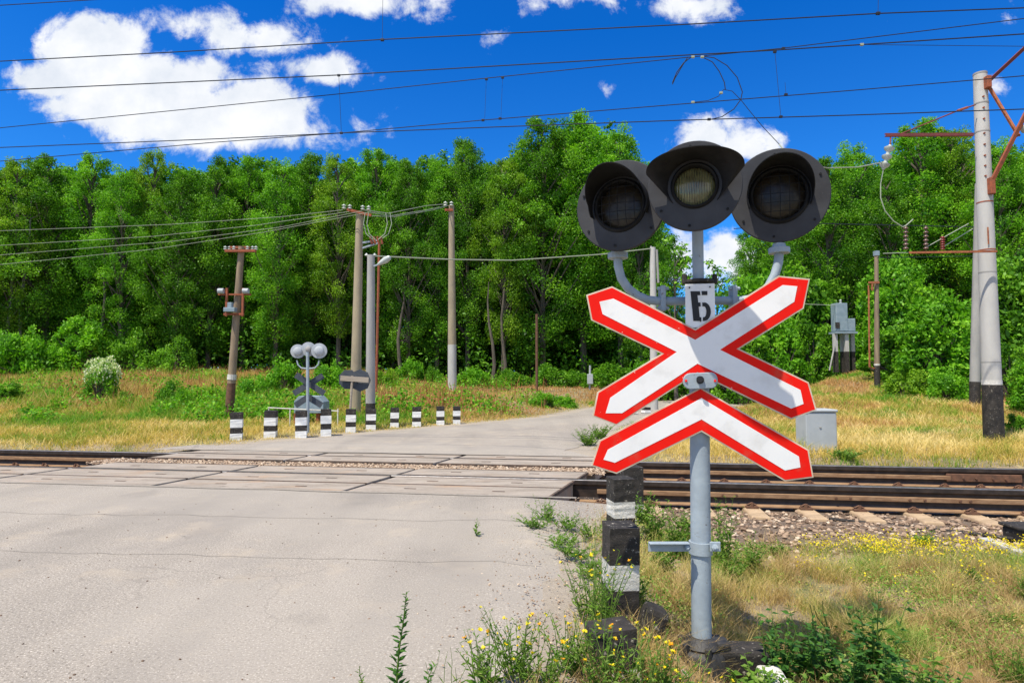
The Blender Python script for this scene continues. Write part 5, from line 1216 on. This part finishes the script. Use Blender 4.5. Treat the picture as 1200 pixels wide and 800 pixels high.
    for px, py, d, rp, top, pr, lab in data:
        x = P(px, 440, d).x; z = zf(x, d) - .08; R_ = rp * d / FPX * 1.12; H = max(P(px, top, d).z - z, .25)
        if H / R_ > 1.7: pr = TA if len(us) % 2 else TB; R_ = max(R_, H / 3.2); sc = (R_, R_, H / 2.4)
        else: sc = (R_, R_, H)
        use(pr, us, (x, d, z), sc, rnd.uniform(0, 6.28), lab, 'bushes before the wood')
bushes()

# ------------------------------------------------------------------ grasses and weeds
def blades(name, x, y, h, w, tint, m, lean=.45, segs=2, z=None, kind='stuff'):
    n = len(x); z = (zt(x, y) if z is None else z) - .01
    a = rg.uniform(0, 6.28, n); b = rg.uniform(0, 6.28, n); ln = rg.uniform(.1, 1, n) * lean * h
    D = np.stack([np.cos(a), np.sin(a), np.zeros(n)], 1); S = np.stack([np.cos(b), np.sin(b), np.zeros(n)], 1) * (w / 2)[:, None]
    p0 = np.stack([x, y, z], 1); up = np.array([0, 0, 1.0]); Vs = []
    f = lambda t: p0 + up * (h * (t - .18 * t * t))[:, None] + D * (ln * t * t)[:, None]
    for k in range(segs):
        t0, t1 = k / segs, (k + 1) / segs; s0, s1 = 1 - t0 * .8, 1 - t1 * .9
        Vs.append(np.stack([f(t0) - S * s0, f(t0) + S * s0, f(t1) + S * s1, f(t1) - S * s1], 1))
    V = np.stack(Vs, 1).reshape(-1, 3)
    return tag(quads(name, V, np.repeat(tint, segs), m), kind=kind)
def frustum(n, y0, y1, p0=-60, p1=1260, power=1.0):
    y = np.exp(rg.uniform(math.log(y0), math.log(y1), n)) if power == 1 else rg.uniform(y0, y1, n)
    px = rg.uniform(p0, p1, n); return (px - CX) / FPX * y, y
def grass():
    # far verge: long dry grass between the track and the bank
    x, y = frustum(120000, 9.0, 19.0); u, v = uv(x, y); rd = road_dist(x, y)
    apron = (u < 1.0 + KS * v) & (u > -6.4 + KS * v) & (v < 3.3)
    keep = (v > 2.45) & (rd > 0.05 + .25 * vn(x, y, 2, 3)) & ~apron; x, y, v, rd = x[keep], y[keep], v[keep], rd[keep]
    g = fbm(x, y, .55, 4); g2 = fbm(x, y, 2.4, 9)
    tint = np.clip((g - .44) * 2.0 + (g2 - .5) * .9 + sst(13.5, 17, y) * .22 * (x < 0) + rg.normal(0, .13, len(x)) + .12, 0, 1)
    h = (.10 + .20 * g2) * rg.uniform(.5, 1.3, len(x)) * np.clip(rd / 1.7, .2, 1) * np.where(v < 3.0, .7, 1) 
    o = blades('dry_grass', x, y, h, rg.uniform(.008, .016, len(x)) * y / 10, tint, M['grass_dry'], 1.0); tag(o, 'golden dry grass with greener patches along the far side of the rails', 'grass')
    # meadow and weeds up to the wood, left and middle
    x, y = frustum(110000, 14.5, 35, -60, 760); rd = road_dist(x, y); keep = rd > .25; x, y, rd = x[keep], y[keep], rd[keep]
    g = fbm(x, y, .35, 14); g2 = fbm(x, y, 1.3, 19); px = x / y * FPX + CX
    wd = sst(15.5, 18, y) * np.interp(px, [0, 430, 520, 640], [1, .85, .3, .15])
    tint = np.clip(.30 + (g - .5) * 1.9 + (g2 - .5) * .9 + .16 * wd * (y < 27) + rg.normal(0, .19, len(x)) - .12 * sst(24, 32, y), 0, 1)
    h = (.08 + wd * (.06 + .60 * np.clip(g2 * 1.6 - .3, 0, 1))) * rg.uniform(.5, 1.2, len(x)) * np.clip(rd, .3, 1)
    o = blades('meadow_grass', x, y, h, rg.uniform(.010, .022, len(x)) * y / 14, tint, M['grass_bank'], .6); tag(o, 'rough meadow of mixed brown and green grass rising to the wood', 'grass')
    n = 9000; x, y = frustum(n, 19, 33, -60, 640); g = fbm(x, y, .6, 95); keep = (road_dist(x, y) > 1) & (g > .53) & (rg.uniform(0, 1, n) < .7); x, y = x[keep], y[keep]
    o = blades('seed_stalks', x, y, rg.uniform(.35, .85, len(x)), rg.uniform(.02, .045, len(x)), rg.uniform(0, .12, len(x)), M['seed'], .25, 2); tag(o, 'reddish brown dry seed stalks standing in the left meadow', 'dry weeds')
    # leafy weeds in the meadow
    x, y = frustum(60000, 15.5, 31, -60, 640); rd = road_dist(x, y); g = fbm(x, y, .8, 24); keep = (rd > .8) & (g > np.interp(x / y * FPX + CX, [0, 430, 500, 640], [.50, .52, .60, .66])); x, y, g = x[keep], y[keep], g[keep]
    z = zt(x, y) + rg.uniform(.03, 1, len(x)) * (.25 + 1.4 * (g - .5)); o = quads('leafy_weeds', leaf_cards(np.stack([x, y, z], 1), .10), np.clip(rg.normal(.5, .22, len(x)), 0, 1), M['leaf2']); tag(o, 'patches of leafy green weeds scattered through the left meadow', 'weeds', kind='stuff')
    # right bank
    x, y = frustum(90000, 12.5, 31, 690, 1260); rd = road_dist(x, y); keep = rd > .25; x, y, rd = x[keep], y[keep], rd[keep]
    g = fbm(x, y, .7, 34); g2 = fbm(x, y, 1.8, 39)
    tint = np.clip(.32 + (g - .5) * 3.2 + (g2 - .5) * .8 + rg.normal(0, .12, len(x)) + .22 * (1 - sst(12.5, 17, y)), 0, 1)
    o = blades('slope_grass', x, y, (.07 + .22 * g2) * rg.uniform(.5, 1.3, len(x)), rg.uniform(.012, .024, len(x)) * y / 14, tint, M['grass_bank'], .9); tag(o, 'orange brown dry grass with green tufts on the right slope', 'grass')
    # near verge, right of the road
    n = 230000; y = rg.uniform(1.9, 6.15, n) ; px = rg.uniform(500, 1290, n); x = (px - CX) / FPX * y; u, v = uv(x, y)
    e = x - near_edge(y); g = fbm(x, y, 1.6, 44); g2 = fbm(x, y, 5, 49)
    keep = (e > .02 + .3 * (vn(x, y, 4, 6) - .5)) & (v < -1.35) & (rg.uniform(0, 1, n) < np.clip((g2 - .25) * 2.2, .08, 1) * np.where(v > -2.0, .22, 1) * np.clip(e / .5, .25, 1)); x, y, g, g2, v = x[keep], y[keep], g[keep], g2[keep], v[keep]
    tint = np.clip(.22 + (g - .5) * 3.0 + rg.normal(0, .2, len(x)) + .15 * (g2 > .6), 0, .9)
    o = blades('verge_grass', x, y, (.018 + .23 * np.clip(g2 * 1.8 - .5, 0, 1) * (.4 + fbm(x, y, 1.1, 91))) * rg.uniform(.4, 1.4, len(x)), rg.uniform(.0022, .0048, len(x)), tint, M['verge'], 1.1, 2); tag(o, 'short parched grass on the near verge around the signal', 'grass')
    # flat dead stalks on the soil
    n = 16000; y = rg.uniform(2.2, 6.0, n); px = rg.uniform(600, 1290, n); x = (px - CX) / FPX * y; keep = x - near_edge(y) > .15; x, y = x[keep], y[keep]
    o = blades('dead_stalks', x, y, rg.uniform(.008, .03, len(x)), rg.uniform(.002, .004, len(x)), rg.uniform(0, .5, len(x)), M['verge'], 8.0, 3); tag(o, 'fallen straw lying on the near verge soil', 'straw')
    # tiny low leaves creeping between the straw
    n = 90000; y = rg.uniform(2.0, 5.9, n); px = rg.uniform(560, 1290, n); x = (px - CX) / FPX * y; g = fbm(x, y, 2.2, 71); e = x - near_edge(y); u, v = uv(x, y)
    keep = (e > .12) & (v < -1.5) & (rg.uniform(0, 1, n) < np.clip((g - .44) * 5, .04, 1)); x, y, g = x[keep], y[keep], g[keep]
    z = zt(x, y) + rg.uniform(0, 1, len(x)) ** 1.5 * .075 * np.clip((g - .35) * 4, .3, 1.3)
    o = quads('low_leaves', leaf_cards(np.stack([x, y, z], 1), .020, up=1.0), np.clip(rg.normal(.62, .2, len(x)) + (g - .5), 0, 1), M['verge']); tag(o, 'tiny low leaves creeping through the straw on the near verge', 'ground cover', kind='stuff')
    # yellow bedstraw belt along the ballast
    n = 16000; px = rg.uniform(930, 1290, n); y = rg.uniform(4.2, 5.9, n); x = (px - CX) / FPX * y; g = fbm(x, y, 1.5, 54); g = g * .6 + .4 * vn(x, y, 4, 77)
    dens = np.exp(-((y - (5.15 - .14 * (x - 3))) / .42) ** 2); keep = rg.uniform(0, 1, n) < dens * np.clip((g - .3) * 3, 0, 1); x, y = x[keep], y[keep]
    z0 = zt(x, y); h = rg.uniform(.05, .17, len(x))
    o = blades('bedstraw', x, y, h, rg.uniform(.004, .007, len(x)), rg.uniform(.35, 1, len(x)), M['verge'], .7, 2); tag(o, 'low yellow flowering weeds along the edge of the ballast', 'flowering weeds')
    fl = np.stack([x + rg.normal(0, .02, len(x)), y + rg.normal(0, .02, len(x)), z0 + h * .92], 1); fl = np.repeat(fl, 4, 0) + rg.normal(0, .016, (len(fl) * 4, 3))
    k2 = rg.uniform(0, 1, len(fl)) < np.clip((fbm(fl[:, 0], fl[:, 1], 1.8, 61) - .38) * 5, 0.05, 1); fl = fl[k2 & (rg.uniform(0, 1, len(fl)) < .7)]
    o = quads('bedstraw_flowers', leaf_cards(fl, .014, asp=.9), rg.uniform(.5, 1, len(fl)), M['petal']); tag(o, 'tiny yellow blossoms of the low weeds beside the ballast', 'flowers', kind='stuff')
    # loose pebbles on the road edge and verge
    n = 2600; y = rg.uniform(2.0, 6.2, n); x = near_edge(y) + rg.normal(.12, .35, n); z = np.where(x < near_edge(y) - .02, .0, zt(x, y) + .0); 
    z = np.where((x > near_edge(y) - .12) & (x < near_edge(y) + .02), -.01, z)
    o = stones('pebbles', np.stack([x, y, z], 1), rg.uniform(.002, .008, n) * 1.0, tlo=.3); tag(o, 'small loose pebbles along the crumbling road edge', 'gravel')
    n = 260; x, y = rg.uniform(-5, .4, n), rg.uniform(2.2, 5.9, n); o = stones('pebbles', np.stack([x, y, np.full(n, .002)], 1), rg.uniform(.002, .007, n), tlo=0, thi=.3); tag(o, 'sparse dark grit on the near asphalt', 'gravel')
grass()

# ------------------------------------------------------------------ individual weeds near the camera
FLOW = []
def flower_meshes():
    rs = np.random.default_rng(5)
    for q in range(8):
        k = 18; ang = rs.uniform(0, 6.28, k); d = np.stack([np.cos(ang), np.sin(ang), rs.uniform(.1, .8, k)], 1); sz = rs.uniform(.7, 1.1, (k, 1)); sd = np.stack([-np.sin(ang), np.cos(ang), np.zeros(k)], 1) * sz * .26; z0 = np.zeros((k, 3))
        V = np.stack([z0, d * sz * .6 + sd, d * sz, d * sz * .6 - sd], 1).reshape(-1, 3)
        B = leaf_cards(rs.normal(0, .12, (7, 3)) - [0, 0, .35], .75, up=-.3, asp=.5, rs=rs)
        o = quads('flower', np.concatenate([V, B]), np.concatenate([np.full(k, [.9, .5, .7, .15, .6, .8, .95, .4][q]), rs.uniform(.5, 1, 7)]), [M['petal'], M['weedleaf']], mi=[0] * k + [1] * 7)
        FLOW.append(o.data); bpy.data.objects.remove(o)
flower_meshes()
def weed(name, label, cat, base, nst, H, spread, leaf, nl, lm='weedleaf', flowers=0, fsize=.016, seed=1, asp=.4, group=None, stem_r=.0022, lo=.05, topbias=False, droop=.0):
    rs = np.random.default_rng(seed); t = thing(name, label, cat, base, group); b = np.array(base); mb = MB(); C, A, TT, Fp = [], [], [], []
    for i in range(nst):
        a = rs.uniform(0, 6.28); h = H * rs.uniform(.6, 1.05); s = spread * rs.uniform(.2, 1) ; o = np.array([math.cos(a), math.sin(a), 0])
        p = lambda q: b + o * s * (.25 + .75 * q ** 1.4) * (q > 0 or 1) + [0, 0, h * q] - (0 if True else 0)
        c1 = rs.normal(0, .012, 3); pts = [p(q) + c1 * math.sin(q * 5) for q in (0, .25, .5, .75, 1)]; mb.tube(pts, [stem_r, stem_r, stem_r * .8, stem_r * .6, stem_r * .35], 5)
        nn = max(2, int(nl * rs.uniform(.7, 1.3)))
        for k in range(nn):
            q = lo + (1 - lo) * (k + rs.uniform()) / nn; c = p(q) + c1 * math.sin(q * 5); aa = k * 2.4 + rs.uniform(-.5, .5); L = leaf * rs.uniform(.6, 1.2) * (1.15 - .75 * q)
            d = unit(np.array([math.cos(aa), math.sin(aa), rs.uniform(.1, .9) - droop])); C.append(c + d * L * .5); A.append(d * L); TT.append(np.clip(rs.normal(.5, .2), 0, 1))
        if flowers:
            for f in range(rs.integers(0, flowers + 1)): e = p(1) + rs.normal(0, .022, 3) * (f > 0); Fp.append(e)
    mb.build('stems', M['stem'], t, smooth=True)
    C, A = np.array(C), np.array(A); n = len(C); side = unit(np.cross(A, np.array([0, 0, 1.0]) + rs.normal(0, .35, (n, 3)))) * np.linalg.norm(A, axis=1, keepdims=True) * asp / 2; up = np.cross(side, A); up = unit(up) * np.linalg.norm(A, axis=1, keepdims=True) * .08
    # a leaf is two halves along a bent midrib
    b0, b1, b2 = C - A / 2, C - up, C + A / 2 + up * .0; m1 = C - A * .08
    V = np.concatenate([np.stack([b0, m1 + side + up, b2, m1 - up * .5], 1), np.stack([b0, m1 - up * .5, b2, m1 - side + up], 1)]).reshape(-1, 3)
    quads('leaves', V, np.tile(np.array(TT), 2), M[lm], t)
    for e in Fp:
        o = bpy.data.objects.new('flower', FLOW[rs.integers(len(FLOW))]); COL.objects.link(o); o.parent = t; o.matrix_parent_inverse = Matrix.Translation(-Vector(base))
        o.location = e; k = fsize * rs.uniform(.4, 1.1); o.scale = (k, k, k); o.rotation_euler = (rs.uniform(-.7, .5), rs.uniform(-.6, .6), rs.uniform(0, 6.28))
    return t
def gp(px, d, dz=0.0):
    x = (px - CX) / FPX * d; z = zf(x, d)
    if x < near_edge(d) : z = 0.0
    return (x, d, z + dz)
def weeds():
    # tall stalk and its low neighbours at the bottom, growing in the asphalt joint
    weed('tall_weed', 'single tall leafy weed stalk rising from the bottom edge of the asphalt', 'weed', gp(468, 2.34), 1, .56, .035, .055, 70, 'darkleaf', seed=3, stem_r=.004)
    weed('tall_weed', 'short leafy shoot beside the foot of the single tall weed stalk', 'weed', gp(488, 2.34), 1, .17, .09, .05, 20, 'darkleaf', seed=4, stem_r=.003)
    weed('tall_weed', 'little pointed shoot at the bottom edge left of the tall weed stalk', 'weed', gp(428, 2.33), 1, .16, .02, .035, 24, 'weedleaf', seed=5, stem_r=.003)
    for k, (px, h, sd, lab) in enumerate(((512, .22, 6, 'thin lone grass stalk right of the tall weed'), (540, .20, 7, 'thin grass stalk just left of the yellow flowers'))):
        weed('grass_stalk', lab, 'grass stalk', gp(px, 2.36), 3, h, .07, .06, 3, 'weedleaf', seed=sd, stem_r=.0016, asp=.1)
    weed('seedling', 'small upright green seedling standing alone on the asphalt', 'weed', gp(560, 4.72), 3, .12, .04, .045, 12, 'weedleaf', seed=8, stem_r=.003)
    # yellow flowering clumps
    Y = [(572, 2.42, .24, 'leftmost yellow flowered weed clump at the bottom edge'), (606, 2.52, .27, 'tall green flowering clump right of the leftmost yellow one'), (640, 2.45, .24, 'yellow flowered clump left of the broken bollard stub'), (668, 2.62, .26, 'yellow flowered clump touching the left of the broken stub'),
         (702, 2.42, .30, 'yellow flowered clump in front of the broken bollard stub'), (735, 2.46, .27, 'yellow flowered clump in front right of the broken stub'), (768, 2.52, .24, 'yellow flowered clump between the stub and the signal base'), (800, 2.45, .22, 'yellow flowered clump just before the cast signal base'),
         (700, 2.95, .42, 'tall yellow flowered clump against the standing striped bollard'), (688, 3.15, .36, 'second tall yellow clump behind, left of the striped bollard'), (840, 2.42, .17, 'short yellow flowered clump before the right of the signal base')]
    for k, (px, d, h, lab) in enumerate(Y):
        weed('yellow_flower_clump', lab, 'flowering weed', gp(px, d), 24, h, .17, .05, 10, 'weedleaf', flowers=1, fsize=.0115, seed=40 + k, asp=.28, group='yellow flowered weeds near the signal')
        # extra leafy rosette with no flowers
    # creeping weeds on the broken road edge
    E = [(640, 5.25, .16, .22, 'low green weed patch on the asphalt just before the deck end'), (625, 5.0, .09, .25, 'flat creeping patch left of the deck-end weeds'), (664, 4.95, .12, .25, 'low weed patch at the road edge under the deck end'), (690, 4.7, .14, .25, 'low weed patch beside the rear bollard'), (672, 4.15, .11, .28, 'creeping patch at the crumbling road edge'), (690, 3.85, .12, .22, 'low weed patch at the foot of the chipped bollard, left'), (660, 4.5, .07, .25, 'thin creeping sprig over the asphalt edge')]
    for k, (px, d, h, s, lab) in enumerate(E): weed('edge_weed', lab, 'weed', gp(px, d), 22, h, s, .045, 9, 'weedleaf', seed=70 + k, asp=.4, group='weeds on the road edge')
    # greenery between bollards and mast
    Q = [(762, 4.9, .34, 'green weed clump right behind the bollards'), (790, 4.7, .36, 'green weed clump left of the mast, behind the bracket arm'), (775, 4.2, .22, 'green weed clump under the bracket arm'), (800, 5.3, .32, 'weed clump before the rails touching the mast left side'), (842, 4.9, .52, 'tall thin weed just right of the mast'), (852, 4.5, .26, 'yellowish weed clump right of the mast at bracket height'), (870, 4.75, .30, 'spreading weed right of the tall thin one'), (752, 5.4, .28, 'weed clump before the rails right of the rear bollard'), (735, 3.45, .2, 'weed tuft hiding the foot of the chipped bollard'), (1072, 5.6, .16, 'small tuft before the sleepers'), (905, 5.2, .14, 'low tuft on the ballast right of the mast')]
    for k, (px, d, h, lab) in enumerate(Q): weed('green_weed', lab, 'weed', gp(px, d), 16 if h > .2 else 9, h, .16, .075, 15, 'weedleaf', seed=90 + k, asp=.35, group='green weeds around the bollards and mast')
    # dark nettles, bottom right
    Nn = [(905, 2.95, .34, 'dark nettle clump just right of the signal base shadow'), (945, 3.0, .36, 'dark nettle clump with a dry twig above it'), (985, 2.85, .34, 'dark nettle clump left of the tall pointed one'), (1012, 3.05, .42, 'tallest pointed nettle clump at bottom right'), (1045, 2.75, .28, 'nettle clump at the right end of the dark patch'), (925, 2.6, .22, 'low bright nettles at the bottom edge, left part'), (965, 2.52, .22, 'low bright nettles at the bottom edge, middle part'), (1005, 2.55, .24, 'low bright nettles at the bottom edge, right part'), (1050, 2.5, .18, 'low bright nettles below the right end clump'), (885, 2.75, .18, 'small nettles beside the white footing block'), (1080, 2.75, .26, 'thin pointed nettle right of the dark patch')]
    for k, (px, d, h, lab) in enumerate(Nn): weed('nettle', lab, 'weed', gp(px, d), 14, h * 1.12, .17, .085, 20, 'darkleaf' if k < 5 else 'weedleaf', seed=120 + k, asp=.5, group='nettles right of the signal', stem_r=.003, droop=.3)
    weed('dry_twig', 'dark crooked dry weed stalk sticking up right of the mast foot', 'weed', gp(955, 3.5), 3, .30, .12, .05, 5, 'darkleaf', seed=140, stem_r=.005, asp=.3)
    # pale grey-green weeds at the right edge
    Wd = [(1182, 4.3, .22, 'pale grey green weed at the right edge below the black track box'), (1130, 4.6, .16, 'pale low weed in the yellow flower belt'), (1165, 3.1, .22, 'pale feathery weed at the bottom right corner, left stem group'), (1195, 3.0, .22, 'pale feathery weed at the very bottom right corner'), (1100, 3.7, .12, 'small pale weed in the dry grass at right'), (1020, 4.1, .12, 'small green weed in the dry grass right of centre'), (1160, 3.8, .12, 'small pale tuft below the pale grey green weed')]
    for k, (px, d, h, lab) in enumerate(Wd): weed('pale_weed', lab, 'weed', gp(px, d), 12, h, .13, .05, 14, 'weedleaf', seed=150 + k, asp=.22, group='pale weeds on the near verge')
    for k, (px, py, lab) in enumerate(((690, 522, 'green tuft at the far road edge just left of the chevron'), (702, 514, 'taller green tuft at the far road edge touching the chevron'), (930, 540, 'low tuft at the left foot of the grey cabinet'), (990, 538, 'low tuft at the right foot of the grey cabinet'))):
        g = G(px, py); weed('edge_tuft', lab, 'weed', tuple(g), 26, .30 if k < 2 else .16, .38, .12, 9, 'weedleaf', seed=170 + k, asp=.3, group='green tufts at the far road edge', stem_r=.005)
    # pale stones in the verge
    for k, (px, py, s, lab) in enumerate(((905, 658, .05, 'pale flat stone left of the yellow flower belt'), (930, 664, .045, 'pale chipped stone beside the flat one'), (950, 659, .06, 'largest pale stone near the yellow flower belt'), (1003, 668, .03, 'small pale stone right of the largest one'))):
        g = G(px, py); o = stones('stone', np.array([[0, 0, .01]]), np.array([s]), tlo=.95, thi=1.0); o.location = g; del o['kind']; tag(o, lab, 'stone')
weeds()
